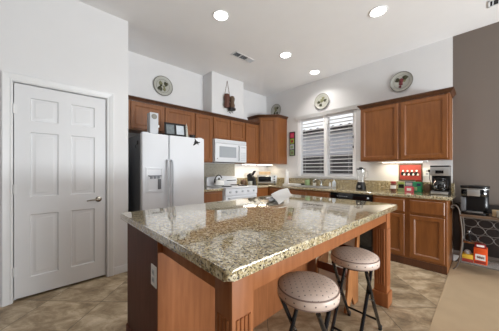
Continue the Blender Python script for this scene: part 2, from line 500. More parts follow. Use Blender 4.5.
WX0, WX1, WZ0, WZ1 = -2.80, -1.575, 1.105, 2.335
bm = B()
box(bm, XF - T, WX0, YW, YW + T, 0, H); box(bm, WX1, XA, YW, YW + T, 0, H)
box(bm, WX0, WX1, YW, YW + T, 0, WZ0); box(bm, WX0, WX1, YW, YW + T, WZ1, H)
struct('wall_back', bm, M['wall'])
bm = B(); box(bm, XA, XE + T, YW, YW + T, 0, H); struct('wall_back_accent', bm, M['taupe'])
bm = B()                                   # unseen right wall, opening made for the added daylight
box(bm, XE, XE + T, YS, 0.95, 0, H); box(bm, XE, XE + T, 3.75, YW, 0, H); box(bm, XE, XE + T, 0.95, 3.75, 2.4, H)
struct('wall_right', bm, M['taupe'])
bm = B()
box(bm, XF - T, XE + T, YS - T, YS, 0, H)
struct('wall_rear', bm, M['darktaupe'])  # unseen; kept close and muted to dim sides facing the camera
bm = B(); box(bm, XF, -3.42, 2.275, 3.055, 2.262, H, 0.012); struct('wall_chase', bm, M['wall'])

# baseboards
bbp = [(0, 0), (0.014, 0), (0.014, 0.07), (0.008, 0.085), (0, 0.085)]
bm = B(); sweep(bm, [(XP, 0.628), (XP, 0.779)], bbp); struct('baseboard_left', bm, M['trim'])
bm = B(); sweep(bm, [(XA + 0.005, YW), (XE, YW)], [(o, z) for o, z in bbp]); struct('baseboard_back', bm, M['trim'])
bm = B(); sweep(bm, [(XP, YS), (XP, -0.262)], bbp); struct('baseboard_pantry', bm, M['trim'])

# pantry door: casing, leaf with six panels, hinges, lever
bm = B()
cp = [(0, 0.0), (0.0, 0.010), (0.010, 0.014), (0.016, 0.011), (0.046, 0.022), (0.060, 0.024), (0.068, 0.018), (0.068, 0.0)]
def casing_leg(bm, y_in, sgn, z1):
    vsA = []; 
    for z, ext in ((0, 0), (z1, 1)):
        vsA.append([bm.verts.new((XP + h, y_in + sgn * o, z + (o if ext else 0))) for o, h in cp])
    a, b = vsA
    for i in range(len(cp)): bm.faces.new((a[i], a[(i + 1) % len(cp)], b[(i + 1) % len(cp)], b[i]))
    bm.faces.new(a); bm.faces.new(b)
casing_leg(bm, D0, -1, DZ); casing_leg(bm, D1, 1, DZ)
a = [bm.verts.new((XP + h, D0 - o, DZ + o)) for o, h in cp]; b = [bm.verts.new((XP + h, D1 + o, DZ + o)) for o, h in cp]
for i in range(len(cp)): bm.faces.new((a[i], a[(i + 1) % len(cp)], b[(i + 1) % len(cp)], b[i]))
box(bm, XP - 0.11, XP, D0 - 0.0, D0 + 0.004, 0, DZ); box(bm, XP - 0.11, XP, D1 - 0.004, D1, 0, DZ); box(bm, XP - 0.11, XP, D0, D1, DZ - 0.004, DZ)
box(bm, XP - 0.075, XP - 0.06, D0, D1, DZ - 0.02, DZ - 0.005); box(bm, XP - 0.075, XP - 0.06, D0, D0 + 0.02, 0, DZ); box(bm, XP - 0.075, XP - 0.06, D1 - 0.02, D1, 0, DZ)
struct('trim_1', bm, M['trim'])
LY0, LY1, LZ0, LZ1 = D0 + 0.011, D1 - 0.011, 0.024, DZ - 0.013
XD = XP - 0.012
bm = B()
W_ = LY1 - LY0
st, mu = 0.105, 0.10
pw = (W_ - 2 * st - mu) / 2
rows = [(0.20, 0.80), (0.97, 1.595), (1.705, 1.925)]
FD = frame_m((XD, LY0, 0), '+X')
ys = [0, st, st + pw, st + pw + mu, W_]
zs = [LZ0] + [z for r in rows for z in r] + [LZ1]
def fbox(bm, M_, u0, u1, n0, n1, v0, v1):
    vv = [bm.verts.new(M_ @ Vector(p)) for p in ((u0, n0, v0), (u1, n0, v0), (u1, n0, v1), (u0, n0, v1), (u0, n1, v0), (u1, n1, v0), (u1, n1, v1), (u0, n1, v1))]
    for q in ((0, 1, 2, 3), (7, 6, 5, 4), (0, 4, 5, 1), (1, 5, 6, 2), (2, 6, 7, 3), (3, 7, 4, 0)): bm.faces.new([vv[i] for i in q])
fbox(bm, FD, 0, st, -0.035, 0, LZ0, LZ1); fbox(bm, FD, W_ - st, W_, -0.035, 0, LZ0, LZ1)
zr = [LZ0] + [z for r in rows for z in r] + [LZ1]
for i in range(0, len(zr), 2): fbox(bm, FD, st, W_ - st, -0.035, 0, zr[i], zr[i + 1])
for z0, z1 in rows:
    fbox(bm, FD, st + pw, st + pw + mu, -0.035, 0, z0, z1)
    for u0 in (st, st + pw + mu):
        rings(bm, FD, u0, u0 + pw, z0, z1, [(0, 0), (0.006, -0.013), (0.014, -0.014), (0.040, -0.003), (0.044, -0.003)], back=False)
door = struct('door_1', bm, M['door'])
bm = B()
for z in (0.28, 1.05, 1.80):
    tube(bm, [(XP + 0.004, D0 + 0.006, z - 0.045), (XP + 0.004, D0 + 0.006, z + 0.045)], 0.0045, 8)
    box(bm, XD - 0.001, XD + 0.0025, D0 + 0.008, D0 + 0.03, z - 0.044, z + 0.044)
h = obj('hinge', bm, M['trim'], door)
bm = B()
lathe(bm, [(0.0, 0), (0.031, 0), (0.031, 0.004), (0.026, 0.010), (0.012, 0.012), (0.011, 0.045), (0, 0.046)], (XD, 0.472 + 0.005, 0.90), 24, Matrix.Rotation(PI / 2, 4, 'Y'))
tube(bm, [(XD + 0.040, 0.478, 0.90), (XD + 0.043, 0.45, 0.902), (XD + 0.043, 0.41, 0.899), (XD + 0.040, 0.365, 0.893)], [0.010, 0.009, 0.008, 0.006], 10)
hd = obj('door_lever', bm, M['nickel'], door)

# ------------------------------------------------------------------ window, outside, blinds
bm = B()
fy0, fy1 = YW + 0.085, YW + 0.135
box(bm, WX0, WX0 + 0.045, fy0, fy1, WZ0, WZ1); box(bm, WX1 - 0.045, WX1, fy0, fy1, WZ0, WZ1)
box(bm, WX0, WX1, fy0, fy1, WZ0, WZ0 + 0.045); box(bm, WX0, WX1, fy0, fy1, WZ1 - 0.045, WZ1)
MX = (WX0 + WX1) / 2 + 0.03
box(bm, MX - 0.033, MX + 0.033, fy0 - 0.01, fy1, WZ0, WZ1)
box(bm, WX0, WX0 + 0.075, YW + 0.004, YW + 0.03, WZ0, WZ1, 0.002); box(bm, WX1 - 0.057, WX1, YW + 0.004, YW + 0.03, WZ0, WZ1, 0.002); box(bm, MX - 0.034, MX + 0.034, YW + 0.004, YW + 0.03, WZ0, WZ1, 0.002)
win = struct('window_1', bm, M['frame'])
bm = B(); box(bm, WX0 + 0.04, WX1 - 0.04, fy0 + 0.022, fy0 + 0.026, WZ0 + 0.04, WZ1 - 0.04)
m, n, l, p = new_mat('thin_pane')
tr = n.new('ShaderNodeBsdfTransparent'); gl = n.new('ShaderNodeBsdfGlossy'); gl.inputs['Roughness'].default_value = 0.0
fz = n.new('ShaderNodeFresnel'); fz.inputs['IOR'].default_value = 1.25; ms = n.new('ShaderNodeMixShader')
l.new(fz.outputs[0], ms.inputs[0]); l.new(tr.outputs[0], ms.inputs[1]); l.new(gl.outputs[0], ms.inputs[2]); l.new(ms.outputs[0], n['Material Output'].inputs[0])
M['pane'] = m
obj('pane', bm, m, win)
bm = B(); box(bm, WX0 - 0.03, WX1 + 0.03, YW - 0.035, YW + 0.085, WZ0 - 0.025, WZ0, 0.004); box(bm, WX0 - 0.02, WX1 + 0.02, YW - 0.016, YW - 0.001, WZ0 - 0.05, WZ0 - 0.025, 0.003)
struct('trim_2', bm, M['trim'])
# blinds
def blind(label, x0, x1):
    t = thing('window_blind', label, 'blind', ((x0 + x1) / 2, YW + 0.035, WZ0), 0)
    bm = B(); box(bm, x0, x1, YW + 0.008, YW + 0.062, WZ1 - 0.045, WZ1 - 0.002, 0.003); obj('headrail', bm, M['slat'], t)
    bm = B(); z = WZ0 + 0.05; zt = WZ1 - 0.06; k = int((zt - z) / 0.066)
    for i in range(k + 1):
        zz = z + (zt - z) * i / k
        R_ = Matrix.Translation((0, YW + 0.035, zz)) @ Matrix.Rotation(math.radians(-9), 4, 'X')
        box(bm, x0 + 0.004, x1 - 0.004, -0.032, 0.032, -0.0016, 0.0016, M=R_)
    obj('slats', bm, M['slat'], t)
    bm = B(); box(bm, x0 + 0.004, x1 - 0.004, YW + 0.012, YW + 0.058, WZ0 + 0.004, WZ0 + 0.026, 0.004); obj('bottom_rail', bm, M['slat'], t)
    bm = B()
    for fx in (0.14, 0.86):
        xx = x0 + (x1 - x0) * fx
        for yy in (YW + 0.003, YW + 0.067): tube(bm, [(xx, yy, WZ0 + 0.02), (xx, yy, WZ1 - 0.03)], 0.0012, 5)
    obj('ladder_cord', bm, M['slat'], t)
    return t
blind('white horizontal blind on the left half of the kitchen window', WX0 + 0.078, MX - 0.036)
b2 = blind('white horizontal blind on the right half of the kitchen window', MX + 0.036, WX1 - 0.06)
bm = B(); tube(bm, [(WX1 - 0.045, YW - 0.004, 2.30), (WX1 - 0.045, YW - 0.004, 1.62)], 0.002, 6)
for z in (1.62, 1.80): lathe(bm, [(0, 0), (0.008, 0.004), (0.011, 0.03), (0.004, 0.05), (0, 0.052)], (WX1 - 0.045, YW - 0.004, z), 10)
obj('pull_cord', bm, M['black'], b2)
bm = B()
sweep(bm, [(WX0 - 0.02, YW - 0.0005), (WX0 - 0.02, YW - 0.012), (WX1 + 0.02, YW - 0.012), (WX1 + 0.02, YW - 0.0005)], [(0, WZ1 - 0.02), (0.012, WZ1 - 0.02), (0.018, WZ1 + 0.02), (0.03, WZ1 + 0.045), (0.03, WZ1 + 0.055), (0, WZ1 + 0.055)])
struct('trim_3', bm, M['trim'])
# outdoors
bm = B(); box(bm, -14, 8, YW + T, 16, -0.2, -0.05); struct('ground', bm, M['ground'])
bm = B(); box(bm, -13, 6, 8.0, 8.2, -0.05, 1.80); o = tag(obj('garden_wall', bm, M['fence']), 'dark grey garden wall seen low through the window blinds', 'wall')
t = thing('house', 'pale stucco house with dark eave beyond the garden wall', 'house', (-5, 12, -0.05))
bm = B(); box(bm, -13, 3, 11, 15, -0.05, 3.2); obj('stucco_wall', bm, M['stucco'], t)
bm = B(); box(bm, -13.4, 3.4, 10.6, 15.4, 3.2, 3.36)
for k in range(40): lathe(bm, [(0.1, 0), (0.1, 0.3)], (-13 + k * 0.41, 10.6, 3.36), 8, Matrix.Rotation(-PI / 2, 4, 'X'))
obj('roof', bm, M['roof'], t)

# ------------------------------------------------------------------ ceiling lights and vents
def can_light(loc, label):
    t = thing('ceiling_light', label, 'light', loc, 0, 'recessed lights in the kitchen ceiling', local=True)
    bm = B(); lathe(bm, [(0.078, -0.0005), (0.098, -0.0005), (0.098, -0.006), (0.088, -0.010), (0.078, -0.004)], n=40); obj('trim_ring', bm, M['trim'], t)
    bm = B(); lathe(bm, [(0, -0.003), (0.078, -0.003), (0.078, -0.001), (0, -0.001)], n=40); obj('lens', bm, M['lamp'], t)
    return t
cans = [((-2.126, 1.543), 'round recessed ceiling light nearest the pantry wall, left of the air vent'),
        ((-0.838, 2.813), 'round recessed ceiling light above the stools end of the island, rightmost lit one'),
        ((-2.159, 2.814), 'round recessed ceiling light to the right of the air vent, above the far island end'),
        ((-2.168, 3.70), 'round recessed ceiling light in front of the window, farthest of the four')]
c0 = None
for (x, y), lb in cans:
    if c0 is None: c0 = can_light((x, y, H), lb)
    else: dup(c0, (x, y, H), label=lb)
    area_light('can_lamp', (x, y, H - 0.02), (0, 0, 0), 0.14, 0, CAN_POWER, CAN_COL, 'DISK', math.radians(125))


def vent(name, label, x0, x1, y0, y1, n_slat, sections):
    t = thing(name, label, 'vent', ((x0 + x1) / 2, (y0 + y1) / 2, H))
    bm = B(); fw = 0.018
    box(bm, x0, x1, y0, y0 + fw, H - 0.008, H, 0.002); box(bm, x0, x1, y1 - fw, y1, H - 0.008, H, 0.002)
    box(bm, x0, x0 + fw, y0, y1, H - 0.008, H, 0.002); box(bm, x1 - fw, x1, y0, y1, H - 0.008, H, 0.002)
    for k in range(1, sections):
        yy = y0 + (y1 - y0) * k / sections; box(bm, x0, x1, yy - 0.008, yy + 0.008, H - 0.008, H - 0.0005)
    obj('frame', bm, M['trim'], t)
    bm = B(); box(bm, x0 + 0.01, x1 - 0.01, y0 + 0.01, y1 - 0.01, H - 0.003, H - 0.0008); obj('duct', bm, M['vent'], t)
    bm = B()
    for s in range(sections):
        ya = y0 + (y1 - y0) * s / sections + 0.012; yb = y0 + (y1 - y0) * (s + 1) / sections - 0.012
        for k in range(n_slat):
            xx = x0 + fw + (x1 - x0 - 2 * fw) * (k + 0.5) / n_slat
            R_ = Matrix.Translation((xx, 0, H - 0.0065)) @ Matrix.Rotation(math.radians(38 if s < sections - 1 else -38), 4, 'Y')
            box(bm, -0.005, 0.005, ya, yb, -0.0006, 0.0006, M=R_)
    obj('slats', bm, M['applw2'], t)
vent('air_vent', 'white three-section air vent in the ceiling between the recessed lights', -2.735, -2.60, 2.17, 2.585, 7, 3)
vent('air_vent', 'white air vent cut off at the top right corner of the ceiling', 0.02, 0.40, 3.50, 3.64, 8, 1)

# ------------------------------------------------------------------ cabinets
DOORP = [(0, 0.0), (0, 0.016), (0.004, 0.020), (0.048, 0.020), (0.053, 0.015), (0.057, 0.0145), (0.062, 0.009), (0.07, 0.009)]
DRAWP = [(0, 0.0), (0, 0.014), (0.006, 0.020), (0.02, 0.020)]


def cab_fronts(t, FM, doors=(), drawers=(), mat=None):
    mat = mat or M['wood']
    for (u0, u1, v0, v1) in doors:
        bm = B(); rings(bm, FM, u0, u1, v0, v1, DOORP); obj('door', bm, mat, t)
    for (u0, u1, v0, v1) in drawers:
        bm = B(); rings(bm, FM, u0, u1, v0, v1, DRAWP); obj('drawer', bm, mat, t)


CR = [(0, 0), (0.008, 0), (0.012, 0.012), (0.034, 0.040), (0.040, 0.044), (0.040, 0.056), (0, 0.056)]
def crown(bm, path, z): sweep(bm, path, [(o, z + h_) for o, h_ in CR])

UF = -3.392      # front of the left wall uppers
UT = 2.205       # top of the boxes, crown above
def upper_left(label, y0, y1, z0, splits, ends=()):
    t = thing('wall_cabinet', label, 'cabinet', (XF, (y0 + y1) / 2, z0))
    bm = B(); box(bm, XF + 0.001, UF, y0 + 0.0006, y1 - 0.0006, z0, UT, 0.0015, 1); obj('carcass', bm, M['wood'], t)
    FM = frame_m((UF, 0, 0), '+X')
    cab_fronts(t, FM, [(a, b, z0 + 0.018, UT - 0.012) for a, b in splits])
    bm = B()
    path = [(UF, y1), (UF, y0)] if not ends else [(UF, y1), (UF, y0), (XF, y0)]
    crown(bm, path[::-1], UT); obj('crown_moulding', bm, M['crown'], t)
    return t
upper_left('two-door wooden cabinet above the refrigerator', 0.86, 1.905, 1.80, [(0.915, 1.378), (1.398, 1.89)])
upper_left('tall narrow wooden wall cabinet between the refrigerator and microwave', 1.905, 2.275, 1.365, [(1.925, 2.258)])
upper_left('short two-door wooden cabinet above the microwave', 2.275, 3.055, 1.80, [(2.29, 2.655), (2.675, 3.04)])
upper_left('narrow wooden wall cabinet right of the microwave beside the corner cabinet', 3.055, 3.465, 1.365, [(3.075, 3.42)])

# corner cabinet, taller than its neighbours
t = thing('corner_wall_cabinet', 'tall diagonal wooden corner cabinet between microwave wall and window', 'cabinet', (-3.5, 3.85, 1.365))
CZ0, CZ1 = 1.365, 2.375
poly = [(XF + 0.001, 3.4655), (UF, 3.4655), (-3.09, 3.752), (-3.09, YW - 0.001), (XF + 0.001, YW - 0.001)]
bm = B()
a = [bm.verts.new((x, y, CZ0)) for x, y in poly]; b = [bm.verts.new((x, y, CZ1)) for x, y in poly]
bm.faces.new(a); bm.faces.new(b)
for i in range(5): bm.faces.new((a[i], a[(i + 1) % 5], b[(i + 1) % 5], b[i]))
obj('carcass', bm, M['wood'], t)
du = Vector((poly[2][0] - poly[1][0], poly[2][1] - poly[1][1], 0)); Ld = du.length; du.normalize()
dn = Vector((du.y, -du.x, 0))
FMd = frame_m((poly[1][0], poly[1][1], 0), (du, dn))
cab_fronts(t, FMd, [(0.028, Ld - 0.028, CZ0 + 0.018, CZ1 - 0.012)])
bm = B(); crown(bm, [poly[0], poly[1], poly[2], poly[3]], CZ1); obj('crown_moulding', bm, M['crown'], t)

# right upper cabinet
t = thing('wall_cabinet', 'two-door wooden wall cabinet right of the window above the coffee maker', 'cabinet', (-0.84, YW, 1.365))
UY = 3.752
bm = B(); box(bm, -1.375, XA - 0.003, UY, YW - 0.001, 1.365, UT, 0.0015, 1); obj('carcass', bm, M['wood'], t)
FMr = frame_m((0, UY, 0), '-Y')
cab_fronts(t, FMr, [(-1.362, -0.855, 1.385, UT - 0.012), (-0.823, -0.323, 1.385, UT - 0.012)])
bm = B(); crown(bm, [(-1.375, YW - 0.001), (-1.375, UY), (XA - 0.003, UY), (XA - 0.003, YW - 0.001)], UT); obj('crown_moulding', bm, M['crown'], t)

# under cabinet lamps (lit in the photo)
def under_lamp(label, loc, horizontal_y, L_):
    t = thing('under_cabinet_lamp', label, 'light', loc)
    x, y, z = loc
    hx, hy = (0.035, L_ / 2) if horizontal_y else (L_ / 2, 0.035)
    bm = B(); box(bm, x - hx, x + hx, y - hy, y + hy, z - 0.018, z, 0.003); obj('housing', bm, M['white'], t)
    bm = B(); box(bm, x - hx * 0.8, x + hx * 0.8, y - hy * 0.94, y + hy * 0.94, z - 0.021, z - 0.0175); obj('lens', bm, M['strip'], t)
    d = area_light('strip_lamp', (x, y, z - 0.026), (0, 0, 0), hx * 1.6, hy * 1.9, UNDER_POWER * L_ / 0.4, (1.0, 0.86, 0.62))
under_lamp('lit strip lamp under the tall corner cabinet', (-3.45, 3.74, 1.3645), True, 0.46)
under_lamp('lit strip lamp under the narrow cabinet right of the microwave', (-3.47, 3.26, 1.3645), True, 0.38)
under_lamp('lit strip lamp under the two-door cabinet right of the window', (-0.86, 3.94, 1.3645), False, 0.62)

# ------------------------------------------------------------------ base cabinets
BT = 0.874; FX = -3.11; FY = 3.47
def base_right(label, x0, x1, splits, drawer=True, end=False):
    t = thing('base_cabinet', label, 'cabinet', ((x0 + x1) / 2, 3.8, 0))
    bm = B(); box(bm, x0 + 0.0006, x1 - 0.0006, FY, YW - 0.001, 0, BT, 0.0015, 1)
    obj('carcass', bm, M['woodi'] if end else M['wood'], t)
    FM = frame_m((0, FY, 0), '-Y')
    dz = 0.665
    cab_fronts(t, FM, [(a, b, 0.115, dz - 0.01) for a, b in splits], [(a, b, dz + 0.022, BT - 0.03) for a, b in splits], M['woodi'] if end else M['wood'])
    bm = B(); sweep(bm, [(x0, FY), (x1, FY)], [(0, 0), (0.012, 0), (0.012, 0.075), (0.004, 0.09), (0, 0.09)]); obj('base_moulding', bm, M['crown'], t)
M['woodb'] = M['wood']
base_right('two-door wooden base cabinet with drawers under the coffee maker', -1.105, XA - 0.004, [(-1.085, -0.722), (-0.666, -0.325)])
base_right('wooden sink base cabinet under the window, left of the dishwasher', -2.62, -1.742, [(-2.60, -2.19), (-2.17, -1.76)])
t = thing('base_cabinet', 'wooden corner base cabinet under the toaster oven', 'cabinet', (-3.2, 3.6, 0))
bm = B()
box(bm, XF + 0.001, FX, 3.075, YW - 0.001, 0, BT, 0.0015, 1); box(bm, FX, -2.6206, FY, YW - 0.001, 0, BT, 0.0015, 1)
obj('carcass', bm, M['wood'], t)
cab_fronts(t, frame_m((FX, 0, 0), '+X'), [(3.09, 3.44, 0.115, 0.655)], [(3.09, 3.44, 0.687, BT - 0.03)])
cab_fronts(t, frame_m((0, FY, 0), '-Y'), [(-3.07, -2.64, 0.115, 0.655)], [(-3.07, -2.64, 0.687, BT - 0.03)])
t = thing('base_cabinet', 'narrow wooden base cabinet between the refrigerator and stove', 'cabinet', (-3.4, 2.03, 0))
bm = B(); box(bm, XF + 0.001, FX, 1.80, 2.29, 0, BT, 0.0015, 1); obj('carcass', bm, M['wood'], t)
cab_fronts(t, frame_m((FX, 0, 0), '+X'), [(1.82, 2.27, 0.115, 0.655)], [(1.82, 2.27, 0.687, BT - 0.03)])

# worktops
CT0, CT1 = BT + 0.0005, 0.914
bm = B()
prof = [(0, CT0), (0.018, CT0), (0.024, CT0 + 0.008), (0.026, CT0 + 0.02), (0.024, CT1 - 0.008), (0.018, CT1), (0, CT1)]
CX, CY = FX + 0.0, FY - 0.0
# L-shaped slab with rounded front edge
def slab_L(bm):
    pts = [(XF + 0.001, 3.07), (CX, 3.07), (CX, CY), (XA + 0.018, CY), (XA + 0.018, YW - 0.001), (XF + 0.001, YW - 0.001)]
    a = [bm.verts.new((x, y, CT0)) for x, y in pts]; b = [bm.verts.new((x, y, CT1)) for x, y in pts]
    bm.faces.new(a); bm.faces.new(b)
    for i in range(6): bm.faces.new((a[i], a[(i + 1) % 6], b[(i + 1) % 6], b[i]))
slab_L(bm)
sweep(bm, [(CX, 3.07), (CX, CY), (XA + 0.018, CY), (XA + 0.018, YW - 0.001)], prof)
wt = obj('countertop', bm, M['granite']); tag(wt, 'L-shaped beige granite countertop running under the window to the coffee maker', 'countertop')
bm = B()
box(bm, XF + 0.001, XF + 0.021, 3.07, YW - 0.001, CT1, 1.055, 0.002, 1)
box(bm, XF + 0.021, XA + 0.018, YW - 0.021, YW - 0.001, CT1, 1.053, 0.002, 1)
obj('upstand', bm, M['granite2'], wt)
bm = B(); box(bm, XF + 0.001, CX, 1.795, 2.29, CT0, CT1); sweep(bm, [(CX, 1.795), (CX, 2.29)], prof)
tag(obj('countertop', bm, M['granite']), 'short granite countertop between the refrigerator and stove', 'countertop')
bm = B(); box(bm, XF + 0.0005, XF + 0.012, 1.80, 3.055, CT1 + 0.001, 1.362)
tag(obj('backsplash', bm, M['splash']), 'grey speckled backsplash panel behind the stove, below the microwave', 'backsplash')

# sink rim and faucet
t = thing('sink_faucet', 'curved metal faucet at the sink under the window', 'faucet', (-2.2, 3.93, CT1))
bm = B(); lathe(bm, [(0, 0.0005), (0.028, 0.0005), (0.026, 0.02), (0.018, 0.04), (0.016, 0.085), (0.02, 0.10), (0, 0.105)], (-2.17, 3.95, CT1), 20); obj('base', bm, M['chrome'], t)
bm = B(); tube(bm, [(-2.17, 3.95, CT1 + 0.09), (-2.18, 3.90, CT1 + 0.135), (-2.20, 3.84, CT1 + 0.15), (-2.22, 3.78, CT1 + 0.13), (-2.225, 3.765, CT1 + 0.105)], 0.011, 10); obj('spout', bm, M['chrome'], t)
bm = B(); tube(bm, [(-2.17, 3.95, CT1 + 0.10), (-2.12, 3.96, CT1 + 0.14)], [0.009, 0.006], 8); obj('lever', bm, M['chrome'], t)
t = thing('sink', 'steel kitchen sink set in the counter under the window', 'sink', (-2.2, 3.7, CT1))
bm = B()
tube(bm, [(-2.56, 3.53, CT1 + 0.0065), (-1.84, 3.53, CT1 + 0.0065), (-1.84, 3.87, CT1 + 0.0065), (-2.56, 3.87, CT1 + 0.0065)], 0.006, 8, closed=True)
obj('rim', bm, M['steel'], t)
bm = B(); box(bm, -2.56, -1.84, 3.53, 3.87, CT1 + 0.0006, CT1 + 0.0016); obj('basin', bm, M['steel'], t)

# ------------------------------------------------------------------ refrigerator
FR0, FR1, FRX, FRZ = 0.895, 1.772, -2.858, 1.692
t = thing('refrigerator', 'white side-by-side refrigerator with ice dispenser and grey sides', 'refrigerator', (-3.3, 1.33, 0))
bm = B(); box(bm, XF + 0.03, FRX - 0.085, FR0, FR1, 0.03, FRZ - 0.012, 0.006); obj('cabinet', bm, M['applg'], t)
FS = 1.235
bm = B()
box(bm, FRX - 0.075, FRX, FR0 + 0.002, FS - 0.004, 0.10, FRZ, 0.014, 3)
dl = obj('freezer_door', bm, M['appl'], t)
bm = B(); box(bm, FRX - 0.075, FRX, FS + 0.004, FR1 - 0.002, 0.10, FRZ, 0.014, 3); obj('fridge_door', bm, M['appl'], t)
for yy in (FS - 0.030, FS + 0.030):
    bm = B(); s = 1 if yy > FS else -1
    pts = [(FRX - 0.002, yy, 1.36), (FRX + 0.03, yy, 1.352), (FRX + 0.05, yy, 1.325)] + [(FRX + 0.055, yy, 1.32 - 0.06 * k) for k in range(1, 12)] + [(FRX + 0.05, yy, 0.635), (FRX + 0.03, yy, 0.612), (FRX - 0.002, yy, 0.605)]
    tube(bm, pts, 0.0125, 10)
    obj('handle', bm, M['applw2'], t)
bm = B()
FMf = frame_m((FRX, 0, 0), '+X')
rings(bm, FMf, 0.94, 1.158, 0.945, 1.262, [(0, -0.002), (0, 0.004), (0.004, 0.007), (0.018, 0.007), (0.024, 0.002)], back=True)
dp = obj('dispenser_frame', bm, M['appl'], dl)
bm = B()
rings(bm, FMf, 0.965, 1.135, 0.968, 1.155, [(0, 0.0018), (0, 0.010), (0.006, 0.010), (0.012, -0.002 + 0.006), (0.03, 0.003)], back=True)
obj('dispenser_recess', bm, M['appl'], dl)
bm = B(); box(bm, FRX + 0.002, FRX + 0.022, 0.97, 1.13, 1.150, 1.165, 0.004)
for yy in (1.005, 1.05, 1.095): box(bm, FRX + 0.002, FRX + 0.016, yy - 0.016, yy + 0.016, 1.12, 1.152, 0.004)
obj('dispenser_levers', bm, plain('mid_grey_plastic', rgb(140, 144, 150), 0.4), dl)
bm = B(); box(bm, FRX + 0.003, FRX + 0.014, 1.085, 1.125, 0.985, 1.115, 0.004); obj('dispenser_pad', bm, M['applg'], dl)
for ya in (FR0 + 0.02, FR1 - 0.09):
    bm = B(); box(bm, FRX - 0.10, FRX - 0.03, ya, ya + 0.07, FRZ - 0.006, FRZ + 0.014, 0.005); obj('hinge_cover', bm, M['appl'], t)
bm = B(); box(bm, FRX - 0.06, FRX - 0.03, FR0 + 0.01, FR1 - 0.01, 0.012, 0.095, 0.004); box(bm, XF + 0.06, FRX - 0.09, FR0 + 0.03, FR1 - 0.03, 0.0, 0.035); obj('toe_grille', bm, M['applw2'], t)

# hummingbird magnet
FM_ = frame_m((FRX, 1.632, 1.628), '+X')
bm = B()
bird = [(0.055, 0.010), (0.030, 0.006), (0.022, 0.016), (0.010, 0.012), (0.002, 0.024), (-0.020, 0.048), (-0.016, 0.022), (-0.022, 0.006), (-0.030, -0.018), (-0.044, -0.042), (-0.022, -0.036), (-0.004, -0.022), (0.014, -0.012), (0.030, -0.030), (0.028, -0.010), (0.052, 0.000)]
prism(bm, [(u * 1.2, v * 1.2) for u, v in bird], FM_, 0.0005, 0.004)
lathe(bm, [(0, 0.0015), (0.008, 0.0015), (0.010, 0.003), (0.006, 0.0055), (0, 0.006)], (FRX, 1.652, 1.636), 12, Matrix.Rotation(PI / 2, 4, 'Y'))
tag(obj('bird_magnet', bm, M['black'], loc=(FRX, 1.632, 1.628)), 'black hummingbird magnet on the right refrigerator door', 'magnet')
# clip magnet on the side
bm = B(); box(bm, -3.02, -2.985, FR0 - 0.014, FR0 + 0.0004, 1.55, 1.60, 0.003); tube(bm, [(-3.0, FR0 - 0.016, 1.555), (-3.0, FR0 - 0.030, 1.535), (-3.0, FR0 - 0.030, 1.515), (-3.0, FR0 - 0.018, 1.505)], 0.004, 8)
tag(obj('magnet_hook', bm, M['iron'], loc=(-3.0, FR0, 1.55)), 'small dark hook magnet high on the grey refrigerator side', 'hook')

# things on top of the refrigerator
ZT = FRZ + 0.0005
bt = FRZ - 0.012
t = thing('storage_canister', 'tall white box with round front emblem on the refrigerator, left of the photo frame', 'canister', (-2.99, 1.075, ZT))
bm = B(); box(bm, -2.95 - 0.03, -2.85 - 0.02, 0.995, 1.10, ZT, ZT + 0.265, 0.006); obj('box', bm, M['applw2'], t)
bm = B(); lathe(bm, [(0, 0), (0.034, 0), (0.034, 0.003), (0.028, 0.005), (0, 0.005)], (-2.87, 1.0475, ZT + 0.215), 24, Matrix.Rotation(PI / 2, 4, 'Y')); obj('emblem', bm, M['creamrim'], t)
bm = B(); box(bm, -2.94, -2.90, 1.10, 1.125, ZT + 0.09, ZT + 0.12, 0.005); obj('tap', bm, M['white'], t)
t = thing('photo_frame', 'black double photo frame standing on the refrigerator', 'photo frame', (-2.95, 1.40, ZT))
R_ = Matrix.Translation((-2.90, 1.345, ZT + 0.0015)) @ Matrix.Rotation(math.radians(-6), 4, 'Z') @ Matrix.Rotation(math.radians(-10), 4, 'Y')
bm = B()
w2 = 0.145
for a, b_, c_, d_ in ((-w2, w2, 0, 0.024), (-w2, w2, 0.156, 0.18), (-w2, -w2 + 0.024, 0, 0.18), (w2 - 0.024, w2, 0, 0.18), (-0.013, 0.013, 0, 0.18)):
    box(bm, -0.006, 0.006, a, b_, c_, d_, M=R_)
box(bm, -0.006, -0.004, -w2, w2, 0.0, 0.18, M=R_)
obj('frame', bm, M['black'], t)
bm = B(); box(bm, -0.004, -0.001, -w2 + 0.02, -0.01, 0.02, 0.16, M=R_); obj('photo', bm, M['photo'], t)
bm = B(); box(bm, -0.004, -0.001, 0.01, w2 - 0.02, 0.02, 0.16, M=R_); obj('photo', bm, M['photo2'], t)
t = thing('figurine', 'slim pale figurine on the refrigerator behind the photo frame', 'figurine', (-2.95, 1.535, ZT))
bm = B(); lathe(bm, [(0, 0), (0.028, 0), (0.03, 0.01), (0.024, 0.05), (0.016, 0.11), (0.02, 0.125), (0.012, 0.14), (0, 0.141)], (-2.95, 1.53, ZT), 20); obj('body', bm, M['cream'], t)
bm = B(); lathe(bm, [(0, 0), (0.012, 0.006), (0.016, 0.018), (0.01, 0.03), (0.004, 0.055), (0, 0.075)], (-2.95, 1.53, ZT + 0.139), 16); obj('head', bm, M['cream'], t)
t = thing('napkin_dish', 'small dark basket on the refrigerator right of the figurine', 'basket', (-2.93, 1.60, ZT))
bm = B(); lathe(bm, [(0, 0), (0.035, 0), (0.045, 0.04), (0.042, 0.04), (0.033, 0.004), (0, 0.004)], (-2.905, 1.60, ZT), 20); obj('bowl', bm, M['iron'], t)
bm = B(); tube(bm, arc((-2.905, 1.60, ZT + 0.02), 0.043, 0, PI, 14, 'YZ'), 0.004, 6); obj('handle', bm, M['clay'], t)

